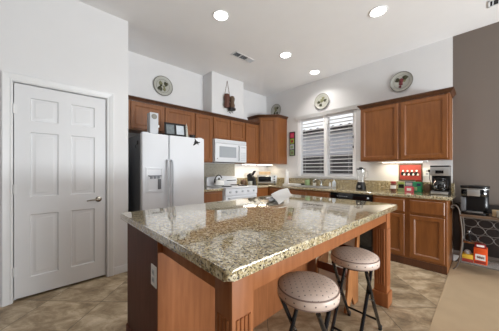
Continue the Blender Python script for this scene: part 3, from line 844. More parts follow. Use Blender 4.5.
# ------------------------------------------------------------------ stove
SY0, SY1, SX = 2.295, 3.062, -3.035
t = thing('stove', 'white freestanding stove with back control panel under the microwave', 'stove', (-3.4, 2.68, 0))
bm = B(); box(bm, XF + 0.02, SX - 0.03, SY0, SY1, 0.02, 0.905, 0.004); obj('body', bm, M['appl'], t)
bm = B(); box(bm, XF + 0.06, SX + 0.01, SY0 + 0.001, SY1 - 0.001, 0.9055, 0.925, 0.006); obj('cooktop', bm, M['appl'], t)
bm = B()
prism(bm, [(SY0 + 0.01, 0.9), (SY1 - 0.01, 0.9), (SY1 - 0.01, 1.075), (SY1 - 0.04, 1.097), ((SY0 + SY1) / 2, 1.112), (SY0 + 0.04, 1.097), (SY0 + 0.01, 1.075)], frame_m((XF + 0.014, 0, 0), '+X'), 0.0, 0.075, bev=0.008)
bp = obj('back_panel', bm, M['appl'], t)
bm = B(); box(bm, XF + 0.089, XF + 0.092, 2.78, 3.02, 1.008, 1.022); obj('display', bm, M['blackg'], bp)
bm = B()
for yy, xx in ((2.48, -3.24), (2.48, -3.48), (2.87, -3.24), (2.87, -3.48)):
    for r in (0.035, 0.062, 0.088): tube(bm, [(xx + r * math.cos(a_ * PI / 12), yy + r * math.sin(a_ * PI / 12), 0.929) for a_ in range(24)], 0.005, 6, closed=True)
    box(bm, xx - 0.1, xx + 0.1, yy - 0.005, yy + 0.005, 0.924, 0.936); box(bm, xx - 0.005, xx + 0.005, yy - 0.1, yy + 0.1, 0.924, 0.936)
obj('burner_grates', bm, M['iron'], t)
bm = B(); prism(bm, [(SX - 0.031, 0.78), (SX, 0.785), (SX + 0.004, 0.90), (SX - 0.031, 0.904)], frame_m((0, SY0, 0), (Vector((1, 0, 0)), Vector((0, 1, 0)))), 0.002, SY1 - SY0 - 0.002); obj('control_panel', bm, M['appl'], t)
for k in range(5):
    yy = SY0 + 0.10 + k * (SY1 - SY0 - 0.2) / 4
    bm = B(); lathe(bm, [(0, 0), (0.021, 0), (0.019, 0.022), (0.012, 0.026), (0, 0.026)], (SX + 0.002, yy, 0.845), 18, Matrix.Rotation(PI / 2, 4, 'Y')); box(bm, SX + 0.02, SX + 0.034, yy - 0.004, yy + 0.004, 0.828, 0.862, 0.001); obj('knob', bm, M['applw2'], t)
bm = B(); box(bm, SX - 0.029, SX - 0.002, SY0 + 0.006, SY1 - 0.006, 0.26, 0.775, 0.006)
od = obj('oven_door', bm, M['appl'], t)
bm = B(); box(bm, SX - 0.003, SX - 0.0005, SY0 + 0.14, SY1 - 0.14, 0.38, 0.64); obj('oven_window', bm, M['blackg'], od)
bm = B(); tube(bm, [(SX - 0.004, SY0 + 0.06, 0.735), (SX + 0.035, SY0 + 0.075, 0.735), (SX + 0.035, SY1 - 0.075, 0.735), (SX - 0.004, SY1 - 0.06, 0.735)], 0.011, 10); obj('door_handle', bm, M['applw2'], od)
bm = B(); box(bm, SX - 0.029, SX - 0.004, SY0 + 0.006, SY1 - 0.006, 0.06, 0.25, 0.006); obj('drawer', bm, M['appl'], t)
bm = B(); box(bm, XF + 0.05, SX - 0.05, SY0 + 0.02, SY1 - 0.02, 0, 0.03); obj('plinth', bm, M['black'], t)

t = thing('kettle', 'white kettle with black arched handle on the left rear burner', 'kettle', (-3.48, 2.48, 0.937), 0, None, True)
bm = B(); lathe(bm, [(0, 0), (0.085, 0), (0.098, 0.012), (0.10, 0.04), (0.085, 0.08), (0.05, 0.102), (0.03, 0.106), (0, 0.106)], n=32); obj('body', bm, M['white'], t)
bm = B(); tube(bm, [(0.0, 0.075, 0.05), (0.0, 0.11, 0.08), (0.0, 0.14, 0.11)], [0.02, 0.014, 0.011], 10); obj('spout', bm, M['white'], t)
bm = B(); lathe(bm, [(0, 0), (0.028, 0.001), (0.024, 0.01), (0.009, 0.014), (0.016, 0.026), (0.012, 0.036), (0, 0.038)], (0, 0, 0.105), 18); obj('lid', bm, M['black'], t)
bm = B(); tube(bm, [(0, 0.088 * math.cos(a_) - 0.01, 0.07 + 0.125 * math.sin(a_)) for a_ in [PI * (1.04 - k / 16 * 0.86) for k in range(17)]], [0.016] * 4 + [0.010] * 13, 10); obj('handle', bm, M['black'], t)

# ------------------------------------------------------------------ microwave
t = thing('microwave', 'white over-the-range microwave above the stove', 'microwave', (-3.5, 2.66, 1.375))
MX0, MY0, MY1, MZ0, MZ1 = -3.325, 2.283, 3.047, 1.378, 1.798
bm = B(); box(bm, XF + 0.012, MX0 - 0.03, MY0, MY1, MZ0, MZ1, 0.004); obj('body', bm, M['appl'], t)
bm = B(); box(bm, MX0 - 0.0295, MX0, MY0, MY1, MZ1 - 0.075, MZ1, 0.008)
g = obj('top_grille', bm, M['appl'], t)
bm = B()
for k in range(3): box(bm, MX0 - 0.002, MX0 + 0.0008, MY0 + 0.03, MY1 - 0.03, MZ1 - 0.062 + k * 0.018, MZ1 - 0.056 + k * 0.018)
obj('slots', bm, M['applw2'], g)
bm = B(); box(bm, MX0 - 0.0295, MX0 + 0.004, MY0, 2.865, MZ0 + 0.004, MZ1 - 0.078, 0.009)
md = obj('door', bm, M['appl'], t)
bm = B(); rings(bm, frame_m((MX0 + 0.004, 0, 0), '+X'), 2.375, 2.775, MZ0 + 0.085, MZ1 - 0.13, [(0, -0.001), (0, 0.002), (0.008, 0.003), (0.014, 0.0008), (0.02, 0.0008)]); obj('window', bm, M['grill'], md)
bm = B(); tube(bm, [(MX0 + 0.002, 2.835, MZ1 - 0.10), (MX0 + 0.035, 2.835, MZ1 - 0.12), (MX0 + 0.038, 2.835, MZ0 + 0.16), (MX0 + 0.035, 2.835, MZ0 + 0.06), (MX0 + 0.002, 2.835, MZ0 + 0.04)], 0.010, 10); obj('handle', bm, M['applw2'], md)
bm = B(); box(bm, MX0 + 0.0035, MX0 + 0.006, 2.325, 2.338, MZ0 + 0.05, MZ0 + 0.07); obj('latch_mark', bm, M['black'], md)
bm = B(); box(bm, MX0 - 0.0295, MX0 + 0.002, 2.869, MY1, MZ0 + 0.004, MZ1 - 0.078, 0.006)
kp = obj('keypad_panel', bm, M['appl'], t)
bm = B(); box(bm, MX0 + 0.0015, MX0 + 0.003, 2.90, 3.02, MZ1 - 0.135, MZ1 - 0.105)
for r in range(5):
    for c_ in range(3): box(bm, MX0 + 0.0015, MX0 + 0.003, 2.902 + c_ * 0.041, 2.934 + c_ * 0.041, MZ0 + 0.03 + r * 0.036, MZ0 + 0.054 + r * 0.036)
obj('keys', bm, M['applw2'], kp)
bm = B(); box(bm, XF + 0.03, MX0 - 0.05, MY0 + 0.02, MY1 - 0.02, MZ0 - 0.006, MZ0 + 0.002); obj('base_plate', bm, M['black'], t)

# ------------------------------------------------------------------ dishwasher
t = thing('dishwasher', 'black dishwasher in the base cabinets left of the drawer cabinet', 'dishwasher', (-1.42, 3.7, 0))
bm = B(); box(bm, -1.738, -1.109, FY + 0.012, YW - 0.05, 0.02, BT - 0.004); obj('tub', bm, M['black'], t)
bm = B(); box(bm, -1.735, -1.112, FY - 0.018, FY + 0.011, 0.12, 0.742, 0.004); obj('door', bm, M['blackg'], t)
bm = B(); box(bm, -1.735, -1.112, FY - 0.022, FY + 0.011, 0.746, BT - 0.006, 0.005); cp_ = obj('control_panel', bm, M['blackg'], t)
bm = B(); lathe(bm, [(0, 0), (0.012, 0), (0.010, 0.012), (0, 0.012)], (-1.16, FY - 0.0225, 0.82), 14, Matrix.Rotation(PI / 2, 4, 'X'))
obj('dial', bm, M['applw2'], cp_)
for k in range(5):
    bm = B(); box(bm, -1.62 + k * 0.035, -1.60 + k * 0.035, FY - 0.024, FY - 0.0215, 0.815, 0.822); obj('button', bm, M['applw2'], cp_)
bm = B(); box(bm, -1.735, -1.112, FY + 0.02, FY + 0.04, 0.0, 0.11); obj('toe_plate', bm, M['black'], t)

# ------------------------------------------------------------------ island
IX0, IX1, IY0, IY1, IZ = -1.845, -0.548, 0.425, 2.39, 0.914
t = thing('kitchen_island', 'large cherry wood kitchen island base with fluted corner posts and shade-darkened end panel', 'island', (-1.2, 1.4, 0))
BX0, BX1, BY0, BY1 = -1.815, -1.232, 0.468, 2.13
ICZ = 0.873
bm = B(); box(bm, BX0, BX1 - 0.012, BY0 + 0.013, BY1, 0, ICZ, 0.001, 1); obj('carcass', bm, M['woodi'], t)
bm = B(); box(bm, BX0, BX1 - 0.006, BY0, BY0 + 0.012, 0, ICZ, 0.0015, 1); o = obj('end_panel', bm, M['woodd'], t); o['label'] = 'end panel with shade in its dark brown'  # shade put into the colour; same wood as the island
bm = B(); box(bm, BX1 - 0.0115, BX1, BY0 + 0.0005, BY1, 0.0, ICZ, 0.001, 1); obj('back_panel', bm, M['woodi'], t)
bm = B(); sweep(bm, [(BX0, BY0), (BX1 - 0.006, BY0)], [(0, 0), (0.010, 0), (0.010, 0.09), (0.004, 0.1), (0, 0.1)]); obj('base_moulding', bm, M['woodd'], t)  # shade in the colour, as on the end panel
FMi = frame_m((BX0, 0, 0), '-X')
cab_fronts(t, FMi, [(a, a + 0.50, 0.115, 0.655) for a in (0.52, 1.06, 1.60)], [(a, a + 0.50, 0.687, 0.845) for a in (0.52, 1.06, 1.60)], M['woodi'])
PW = 0.105
PXa, PXb = IX1 - 0.052 - PW, IX1 - 0.052
def post(y0):
    bm = B(); y1 = y0 + PW
    box(bm, PXa, PXb, y0, y1, 0.0, ICZ, 0.003, 2)
    box(bm, PXa - 0.012, PXb + 0.012, y0 - 0.012, y1 + 0.012, 0.0, 0.125, 0.004, 2)
    # raised reeds leave the flutes between them
    for k in range(4):
        c_ = (k + 0.5) / 4
        for (ux, uy) in ((1, 0), (0, -1), (-1, 0), (0, 1)):
            if ux:
                xx = PXb if ux > 0 else PXa; yy = y0 + 0.014 + (PW - 0.028) * c_
                tube(bm, [(xx - ux * 0.001, yy, 0.19), (xx - ux * 0.001, yy, 0.70)], 0.0075, 8)
            else:
                yy = y0 if uy < 0 else y1; xx = PXa + 0.014 + (PW - 0.028) * c_
                tube(bm, [(xx, yy - uy * 0.001, 0.19), (xx, yy - uy * 0.001, 0.70)], 0.0075, 8)
    obj('post', bm, M['woodi'], t)
PY0, PY1 = 0.482, 2.25
post(PY0); post(PY1)
bm = B(); box(bm, PXb - 0.028, PXb - 0.008, PY0 + PW, PY1, ICZ - 0.105, ICZ, 0.002); obj('apron', bm, M['woodi'], t)
bm = B(); box(bm, BX1 + 0.0005, PXa, PY0 + 0.012, PY0 + 0.032, ICZ - 0.105, ICZ, 0.002); obj('apron', bm, M['woodi'], t)
bm = B(); box(bm, BX1, PXa, PY1 + PW - 0.032, PY1 + PW - 0.012, ICZ - 0.105, ICZ, 0.002); obj('apron', bm, M['woodi'], t)
# worktop: clipped corners, eased edge
bm = B()
cc = 0.022
pts = []
for (x, y), (sx, sy) in (((IX0, IY0), (1, 1)), ((IX1, IY0), (-1, 1)), ((IX1, IY1), (-1, -1)), ((IX0, IY1), (1, -1))):
    c0_ = Vector((x + sx * cc, y + sy * cc))
    a0 = math.atan2(-sy, 0) if False else None
    st_ = {(1, 1): PI, (-1, 1): 1.5 * PI, (-1, -1): 0, (1, -1): PI / 2}[(sx, sy)]
    for k in range(7):
        a_ = st_ + k / 6 * PI / 2
        pts.append((c0_.x + cc * math.cos(a_), c0_.y + cc * math.sin(a_)))
FMt = Matrix(((1, 0, 0, 0), (0, 0, 1, 0), (0, 1, 0, 0), (0, 0, 0, 1)))
prism(bm, pts, FMt, ICZ + 0.0005, IZ, bev=0.0)
fs = [f for f in bm.faces if len(f.verts) > 10]
es = list({e for f in fs for e in f.edges})
bmesh.ops.bevel(bm, geom=es, offset=0.011, segments=4, profile=0.5, affect='EDGES')
tag(obj('island_countertop', bm, M['granite']), 'polished beige granite top of the kitchen island', 'countertop')
# outlet on the shade-darkened end panel
def outlet(name, label, FM_, w, h_, rock=True):
    t = thing(name, label, 'outlet', tuple(FM_.translation), 0)
    bm = B(); rings(bm, FM_, -w / 2, w / 2, -h_ / 2, h_ / 2, [(0, 0.0004), (0, 0.004), (0.004, 0.006), (0.01, 0.006)]); obj('cover_plate', bm, M['white'], t)
    bm = B()
    for s in (-1, 1): rings(bm, FM_, -0.016, 0.016, s * 0.021 - 0.014, s * 0.021 + 0.014, [(0, 0.0055), (0, 0.0078), (0.004, 0.0086), (0.008, 0.0086)])
    sk = obj('socket', bm, M['applw2'], t)
    bm = B()
    for s in (-1, 1):
        for q in (-0.006, 0.006): fbox(bm, FM_, q - 0.0012, q + 0.0012, 0.0082, 0.0090, s * 0.021 - 0.004, s * 0.021 + 0.006)
    obj('slots', bm, M['vent'], sk)
    return t
outlet('wall_outlet', 'white outlet on the shade-darkened end panel of the island', frame_m((-1.283, BY0, 0.632), '-Y'), 0.075, 0.118)
o_ = outlet('wall_outlet', 'white outlet on the wall left of the silver coffee maker', frame_m((-0.575, YW, 1.195), '-Y'), 0.115, 0.118)
bm = B(); box(bm, -0.560, -0.530, YW - 0.045, YW - 0.009, 1.20, 1.235, 0.004); tube(bm, [(-0.545, YW - 0.04, 1.20), (-0.543, YW - 0.05, 1.12), (-0.52, YW - 0.05, 1.0), (-0.515, YW - 0.06, 0.925), (-0.49, YW - 0.10, 0.922)], 0.004, 6)
tag(obj('power_cord', bm, M['black'], loc=(-0.545, YW, 1.2)), 'black plug and cord hanging from the outlet beside the coffee maker', 'cord')
outlet('wall_outlet', 'white outlet low on the taupe wall behind the iron rack leg', frame_m((-0.235, YW, 0.32), '-Y'), 0.075, 0.118)

# paper and plastic bag on the island
def crumple(nu, nv, f):
    bm = B(); g_ = [[bm.verts.new(f(i / nu, j / nv)) for j in range(nv + 1)] for i in range(nu + 1)]
    for i in range(nu):
        for j in range(nv): bm.faces.new((g_[i][j], g_[i + 1][j], g_[i + 1][j + 1], g_[i][j + 1]))
    return bm
rnd = random.Random(3)
tab = [[rnd.uniform(-1, 1) for _ in range(20)] for _ in range(20)]
SC = [Vector(p) for p in ((-1.255, 1.54, IZ + 0.010), (-1.405, 1.95, IZ + 0.045), (-1.475, 1.685, IZ + 0.075), (-1.60, 2.13, IZ + 0.096))]
def sheet(u, v):
    p = (SC[0] * (1 - v) + SC[1] * v) * (1 - u) + (SC[2] * (1 - v) + SC[3] * v) * u
    p.z += 0.006 * math.sin(6 * u + 2 * v) + 0.010 * math.sin(PI * v) * u
    return p
bm = crumple(10, 14, sheet)
r = bmesh.ops.solidify(bm, geom=bm.faces[:], thickness=0.002)
tag(obj('paper_sheet', bm, M['paper'], loc=(-1.45, 1.8, IZ)), 'creased white paper sheet propped on a grey bag on the island top', 'paper')
bm = B(); bmesh.ops.create_icosphere(bm, subdivisions=4, radius=1.0)
for v in bm.verts:
    n_ = 0.82 + 0.22 * math.sin(5.1 * v.co.x + 3.3 * v.co.y) * math.sin(4.7 * v.co.z + 2.1 * v.co.y + 1) + 0.07 * rnd.uniform(-1, 1)
    c_ = v.co * n_
    lx, ly = 0.085 * c_.x, 0.20 * c_.y
    ca, sa = math.cos(0.33), math.sin(0.33)
    v.co = Vector((-1.515 + lx * ca - ly * sa, 1.80 + lx * sa + ly * ca, IZ + 0.001 + 0.030 * (max(-0.6, c_.z) + 0.6)))
tag(obj('plastic_bag', bm, M['bag'], loc=(-1.515, 1.80, IZ), smooth=20), 'crumpled grey plastic bag under the white paper sheet on the island', 'bag')

# ------------------------------------------------------------------ stools
ST_Z = 0.619
st = thing('folding_stool', 'round padded folding stool nearest the camera, in front of the island apron', 'stool', (-0.672, 1.075, 0), 0.0, 'folding stools at the island', True)
SR = 0.164
bm = B()
lathe(bm, [(0, ST_Z - 0.078), (SR - 0.012, ST_Z - 0.078), (SR, ST_Z - 0.068), (SR + 0.003, ST_Z - 0.048), (SR, ST_Z - 0.030), (SR - 0.008, ST_Z - 0.019), (SR - 0.03, ST_Z - 0.007), (SR - 0.08, ST_Z + 0.002), (0, ST_Z + 0.004)], n=48)
sc_ = obj('seat_cushion', bm, M['seat'], st, smooth=60)
bm = B()
for zz, rr in ((ST_Z - 0.025, SR - 0.002), (ST_Z - 0.070, SR - 0.001)):
    tube(bm, [(rr * math.cos(2 * PI * k / 48), rr * math.sin(2 * PI * k / 48), zz) for k in range(48)], 0.0035, 6, closed=True)
obj('piping', bm, plain('dusky_piping', rgb(140, 118, 108), 0.5), sc_)
bm = B(); lathe(bm, [(0, ST_Z - 0.09), (SR - 0.03, ST_Z - 0.09), (SR - 0.03, ST_Z - 0.079), (0, ST_Z - 0.079)], n=32); obj('seat_base', bm, M['black'], st)
def u_frame(sy, hw, z_top):
    """legs cross: top at -sy, feet at +sy"""
    for s in (-1, 1):
        bm = B()
        tube(bm, [(s * hw, -sy * 0.095, z_top), (s * hw, sy * 0.13 * 0.2, 0.30), (s * hw, sy * 0.19, 0.012)], 0.0122, 10)
        l_ = obj('leg', bm, M['blacktube'], st)
        bm = B(); lathe(bm, [(0, 0), (0.013, 0.0), (0.0155, 0.03), (0.0125, 0.036)], (s * hw, sy * 0.191, 0.0), 12); obj('foot_cap', bm, M['black'], l_)
    bm = B(); tube(bm, [(-hw, sy * 0.160, 0.085), (hw, sy * 0.160, 0.085)], 0.008, 8); obj('stretcher', bm, M['blacktube'], st)
u_frame(1, 0.118, ST_Z - 0.088); u_frame(-1, 0.094, ST_Z - 0.088)
for s in (-1, 1):
    bm = B(); tube(bm, [(s * 0.086, 0.012, 0.30), (s * 0.126, 0.012, 0.30)], 0.005, 8); obj('pivot', bm, M['steel'], st)
dup(st, (-0.672, 1.712, 0), 0.0, 'round padded folding stool farther along the island, by the far fluted post')

# child's wooden chair with white seat under the island
t = thing('wooden_chair', 'small wooden chair with white seat tucked under the far island end', 'chair', (-0.97, 2.08, 0))
for xx in (-1.125, -0.825):
    bm = B()
    prism(bm, [(1.90, 0.0), (1.97, 0.0), (2.03, 0.10), (2.08, 0.0), (2.17, 0.0), (2.16, 0.25), (2.19, 0.45), (2.215, 0.735), (2.175, 0.745), (2.13, 0.50), (2.06, 0.38), (1.985, 0.36), (1.955, 0.30), (1.945, 0.2)], frame_m((xx - 0.01, 0, 0), '+X'), 0, 0.02, bev=0.003)
    obj('side_panel', bm, M['pine'], t)
bm = B(); box(bm, -1.1145, -0.8355, 1.95, 1.968, 0.285, 0.352, 0.003); o = obj('front_rail', bm, M['woodd'], t); o['label'] = 'dark wooden front rail'
bm = B(); box(bm, -1.1145, -0.8355, 1.972, 2.15, 0.155, 0.282, 0.008); o = obj('seat', bm, M['white'], t); o['label'] = 'thick white seat'
bm = B(); box(bm, -1.1145, -0.8355, 2.165, 2.18, 0.50, 0.58, 0.004); o = obj('back_rail', bm, M['white'], t); o['label'] = 'white back rail'
bm = B(); box(bm, -1.1145, -0.8355, 2.165, 2.18, 0.47, 0.498, 0.003); obj('back_slat', bm, M['woodd'], t)

# ------------------------------------------------------------------ wall decorations
def plate(label, centre, facing, R, cols, tilt):
    ax = {'+X': Matrix.Rotation(PI / 2, 4, 'Y'), '-Y': Matrix.Rotation(PI / 2, 4, 'X')}[facing]
    t = thing('wall_plate', label, 'plate', centre, 0, 'decorative plates high on the walls', True)
    bm = B(); lathe(bm, [(0, 0.002), (R * .6, 0.002), (R * .95, 0.016), (R, 0.022), (R * .98, 0.026), (R * .9, 0.021), (R * .66, 0.012), (0, 0.010)], n=40, M=ax); obj('dish', bm, M['cream'], t)
    bm = B()
    tube(bm, [ax @ Vector((R * .98 * math.cos(2 * PI * k / 40), R * .98 * math.sin(2 * PI * k / 40), 0.024)) for k in range(40)], R * 0.04, 6, closed=True)
    tube(bm, [ax @ Vector((R * .68 * math.cos(2 * PI * k / 40), R * .68 * math.sin(2 * PI * k / 40), 0.0135)) for k in range(40)], R * 0.018, 6, closed=True)
    obj('rim', bm, M['creamrim'], t)
    # fruit and leaf relief
    for (a_, rr, s_, mt, nm) in cols:
        bm = B(); bmesh.ops.create_icosphere(bm, subdivisions=2, radius=1.0)
        c_ = Vector((rr * R * math.cos(a_ + tilt), rr * R * math.sin(a_ + tilt), 0.013))
        for v in bm.verts: v.co = ax @ (Vector((v.co.x * s_ * R * (1 + .35 * math.sin(3 * math.atan2(v.co.y, v.co.x + 1e-6) + a_)), v.co.y * s_ * R, v.co.z * 0.008)) + c_)
        obj(nm, bm, M[mt], t)
    return t
leafy = [(2.3, .42, .23, 'olive', 'leaf'), (0.4, .36, .17, 'leafg', 'leaf'), (5.5, .44, .25, 'olive', 'leaf'), (3.9, .34, .2, 'leafg', 'leaf'), (4.5, .2, .13, 'olive', 'fruit'), (1.2, .12, .14, 'leafg', 'fruit')]
star = [(0.1, .42, .2, 'olive', 'leaf'), (1.2, .42, .2, 'leafg', 'leaf'), (3.2, .44, .2, 'olive', 'leaf'), (4.4, .46, .2, 'olive', 'leaf'), (1.9, .1, .26, 'leafg', 'fruit')]
berry = [(2.5, .42, .22, 'olive', 'leaf'), (0.8, .45, .24, 'olive', 'leaf'), (1.6, .12, .24, 'berry', 'fruit'), (4.6, .2, .18, 'berry', 'fruit'), (4.5, .5, .13, 'berry', 'fruit'), (0.1, .26, .13, 'leafg', 'leaf')]
plate('round leaf-patterned plate on the wall above the refrigerator cabinets', (XF, 1.497, 2.640), '+X', 0.162, leafy, 0)
plate('round plate with four dark leaves on the wall above the window', (-2.222, YW, 2.594), '-Y', 0.155, star, 0)
plate('round plate with red berries on the wall above the cabinet by the taupe wall', (-0.888, YW, 2.597), '-Y', 0.150, berry, 0)
plate('round plate peeking over the tall corner cabinet', (-3.40, YW, 2.64), '-Y', 0.150, star, 0.8)

# hanging ornament on the chase
t = thing('wall_ornament', 'hanging ornament of two small rustic figures on the white chase above the microwave', 'ornament', (-3.42, 2.625, 2.95))
ox = -3.42
bm = B(); tube(bm, [(ox + 0.004, 2.55, 2.60), (ox + 0.004, 2.622, 2.94), (ox + 0.004, 2.628, 2.94), (ox + 0.004, 2.70, 2.60)], 0.0045, 6); lathe(bm, [(0, 0), (0.008, 0), (0.006, 0.012), (0, 0.013)], (ox + 0.0005, 2.625, 2.945), 10, Matrix.Rotation(PI / 2, 4, 'Y')); obj('cord', bm, M['clay'], t)
bm = B(); lathe(bm, [(0, 0), (0.045, 0.004), (0.06, 0.05), (0.046, 0.12), (0.056, 0.15), (0.058, 0.21), (0.04, 0.26), (0, 0.275)], (ox + 0.062, 2.575, 2.41), 20); obj('figure', bm, M['clay'], t)
bm = B(); lathe(bm, [(0, 0), (0.05, 0.004), (0.056, 0.05), (0.04, 0.10), (0.048, 0.14), (0.055, 0.18), (0.036, 0.22), (0, 0.235)], (ox + 0.062, 2.70, 2.43), 20); obj('figure', bm, M['brown'], t)
bm = B(); box(bm, ox + 0.02, ox + 0.12, 2.62, 2.75, 2.375, 2.425, 0.012); obj('basket', bm, M['iron'], t)
bm = B(); tube(bm, [(ox + 0.05, 2.60 + 0.012 * k, 2.345 + 0.022 * math.sin(k * 0.9)) for k in range(12)], 0.005, 6); tube(bm, [(ox + 0.05, 2.66, 2.39), (ox + 0.05, 2.665, 2.345)], 0.004, 6); obj('wire_scroll', bm, M['iron'], t)

# vertical four-picture panel beside the window
t = thing('picture_panel', 'narrow black panel of four colourful fruit pictures between corner cabinet and window', 'picture', (-2.93, YW, 1.8))
bm = B(); FMp = frame_m((-2.935, YW, 1.81), '-Y'); rings(bm, FMp, -0.072, 0.072, -0.265, 0.265, [(0, 0.0005), (0, 0.018), (0.004, 0.02), (0.012, 0.018)]); obj('frame', bm, M['black'], t)
for k, mm in enumerate(('sage', 'photo2', 'lime', 'magenta')):
    z0 = -0.25 + k * 0.127
    bm = B(); fbox(bm, FMp, -0.052, 0.052, 0.0175, 0.0195, z0, z0 + 0.112); pc = obj('picture', bm, M[mm], t)
    bm = B(); lathe(bm, [(0, 0), (0.03, 0.0005), (0.034, 0.002), (0.02, 0.004), (0, 0.0045)], (-2.935, YW - 0.0193, 1.81 + z0 + 0.052), 16, Matrix.Rotation(PI / 2, 4, 'X')); obj('fruit', bm, M[('leafg', 'sage', 'red', 'pink')[k]], pc)

# ------------------------------------------------------------------ counter things, left group
ZC = CT1 + 0.001
t = thing('canister', 'squat brown canister on the counter just right of the stove', 'canister', (-3.55, 3.17, ZC), 0, None, True)
bm = B(); lathe(bm, [(0, 0), (0.06, 0), (0.066, 0.02), (0.066, 0.07), (0.058, 0.082), (0, 0.082)], n=24); obj('jar', bm, M['brown'], t)
bm = B(); lathe(bm, [(0, 0.0825), (0.06, 0.0825), (0.056, 0.094), (0.012, 0.10), (0.012, 0.115), (0, 0.118)], n=24); obj('lid', bm, M['clay'], t)
t = thing('mug', 'white mug on the counter between the stove and utensil crock', 'mug', (-3.36, 3.19, ZC), 0, None, True)
bm = B(); lathe(bm, [(0, 0), (0.034, 0), (0.04, 0.01), (0.041, 0.082), (0.037, 0.082), (0.036, 0.012), (0, 0.010)], n=24); obj('cup', bm, M['cream'], t)
bm = B(); tube(bm, [(0.0, -0.039, 0.065), (0, -0.062, 0.06), (0, -0.066, 0.04), (0, -0.055, 0.022), (0, -0.039, 0.018)], 0.005, 8); obj('handle', bm, M['cream'], t)
t = thing('knife_block', 'black knife block with steel handled knives left of the toaster oven', 'knife block', (-3.52, 3.40, ZC), math.radians(20), None, True)
Rk = Matrix.Rotation(math.radians(-16), 4, 'Y')
bm = B(); prism(bm, [(-0.08, 0), (0.08, 0), (0.06, 0.12), (-0.03, 0.25), (-0.11, 0.20)], frame_m((0, -0.055, 0), (Vector((1, 0, 0)), Vector((0, 1, 0)))), 0, 0.11, bev=0.003); obj('block', bm, M['black'], t)
for k in range(6):
    bm = B(); yy = -0.04 + 0.016 * k; b0 = Vector((0.0 - 0.02 * (k % 2), yy, 0.19)); d_ = Vector((0.55, 0.05 * (k - 2.5), 0.85)).normalized()
    tube(bm, [b0, b0 + d_ * 0.03, b0 + d_ * 0.13], [0.008, 0.010, 0.008], 8); obj('knife', bm, M['steel'] if k % 2 else M['black'], t)
# toaster oven, turned into the corner
t = thing('toaster_oven', 'silver toaster oven with dark glass door in the counter corner', 'toaster oven', (-3.375, 3.715, ZC), math.radians(45), None, True)
bm = B(); box(bm, -0.215, 0.215, -0.115, 0.125, 0.014, 0.205, 0.010, 3); obj('body', bm, M['steel'], t)
bm = B(); box(bm, -0.200, 0.105, -0.124, -0.1155, 0.035, 0.19, 0.003); td = obj('door', bm, M['steel'], t)
bm = B(); box(bm, -0.187, 0.092, -0.1265, -0.1238, 0.055, 0.165); obj('glass', bm, M['blackg'], td)
bm = B(); tube(bm, [(-0.16, -0.1245, 0.172), (-0.155, -0.145, 0.172), (0.06, -0.145, 0.172), (0.065, -0.1245, 0.172)], 0.006, 8); obj('handle', bm, M['chrome'], td)
for k in range(3):
    bm = B(); lathe(bm, [(0, 0), (0.017, 0), (0.014, 0.018), (0, 0.019)], (0.16, -0.1155, 0.055 + 0.055 * k), 16, Matrix.Rotation(PI / 2, 4, 'X')); obj('knob', bm, M['black'], t)
for sx in (-0.18, 0.18):
    for sy in (-0.09, 0.10):
        bm = B(); lathe(bm, [(0, 0), (0.014, 0), (0.012, 0.015), (0, 0.015)], (sx, sy, 0), 12); obj('foot', bm, M['black'], t)
t = thing('cutting_board', 'pale wooden board leaning in the corner behind the toaster oven', 'cutting board', (-3.53, 3.87, ZC), math.radians(45), None, True)
bm = B(); box(bm, -0.17, 0.10, -0.008, 0.008, 0.0, 0.275, 0.006); obj('board', bm, M['boardwood'], t)
# paper towel holder + box
t = thing('paper_towel_holder', 'upright white paper towel roll right of the toaster oven', 'paper towel', (-2.985, 3.93, ZC), 0, None, True)
bm = B(); lathe(bm, [(0, 0), (0.07, 0), (0.066, 0.010), (0, 0.012)], n=28); obj('base', bm, M['white'], t)
bm = B(); lathe(bm, [(0.019, 0.013), (0.050, 0.013), (0.050, 0.275), (0.019, 0.275)], n=28); obj('roll', bm, M['paper'], t)
bm = B(); lathe(bm, [(0, 0.012), (0.007, 0.012), (0.007, 0.30), (0.013, 0.308), (0.009, 0.32), (0, 0.322)], n=14); obj('rod', bm, M['white'], t)
t = thing('drying_tray', 'flat white dish tray on the counter left of the sink', 'tray', (-2.75, 3.80, ZC), 0, None, True)
bm = B(); box(bm, -0.15, 0.15, -0.12, 0.12, 0, 0.006, 0.002)
for a_ in ((-0.15, -0.144, -0.12, 0.12), (0.144, 0.15, -0.12, 0.12), (-0.15, 0.15, -0.12, -0.114), (-0.15, 0.15, 0.114, 0.12)): box(bm, *a_, 0.0, 0.03)
obj('tray', bm, M['white'], t)
bm = B()
lathe(bm, [(0, 0.007), (0.05, 0.007), (0.085, 0.03), (0.083, 0.033), (0.05, 0.012), (0, 0.011)], (-0.02, 0, 0), 24)
tag(obj('white_plate', bm, M['white'], loc=(0, 0, 0)), 'white plate lying in the dish tray left of the sink', 'plate').location = (-2.75, 3.80, ZC)
bm = B(); lathe(bm, [(0, 0), (0.03, 0), (0.045, 0.012), (0.05, 0.035), (0.046, 0.035), (0.04, 0.014), (0, 0.006)], n=24)
tag(obj('dark_bowl', bm, M['iron'], loc=(0, 0, 0)), 'small dark bowl on the counter between the dish tray and green jar', 'bowl').location = (-2.60, 3.95, ZC)
t = thing('jar', 'pale green jar on the counter under the left window blind', 'jar', (-2.50, 3.99, ZC), 0, None, True)
bm = B(); lathe(bm, [(0, 0), (0.048, 0), (0.052, 0.01), (0.052, 0.10), (0.044, 0.115), (0, 0.115)], n=24); obj('body', bm, M['sage'], t)
bm = B(); lathe(bm, [(0, 0.1155), (0.046, 0.1155), (0.046, 0.135), (0.04, 0.14), (0, 0.14)], n=24); obj('lid', bm, M['leafg'], t)
t = thing('plant_sprig', 'small dark-leaved plant pot between the green jar and faucet', 'plant', (-2.34, 3.99, ZC), 0, None, True)
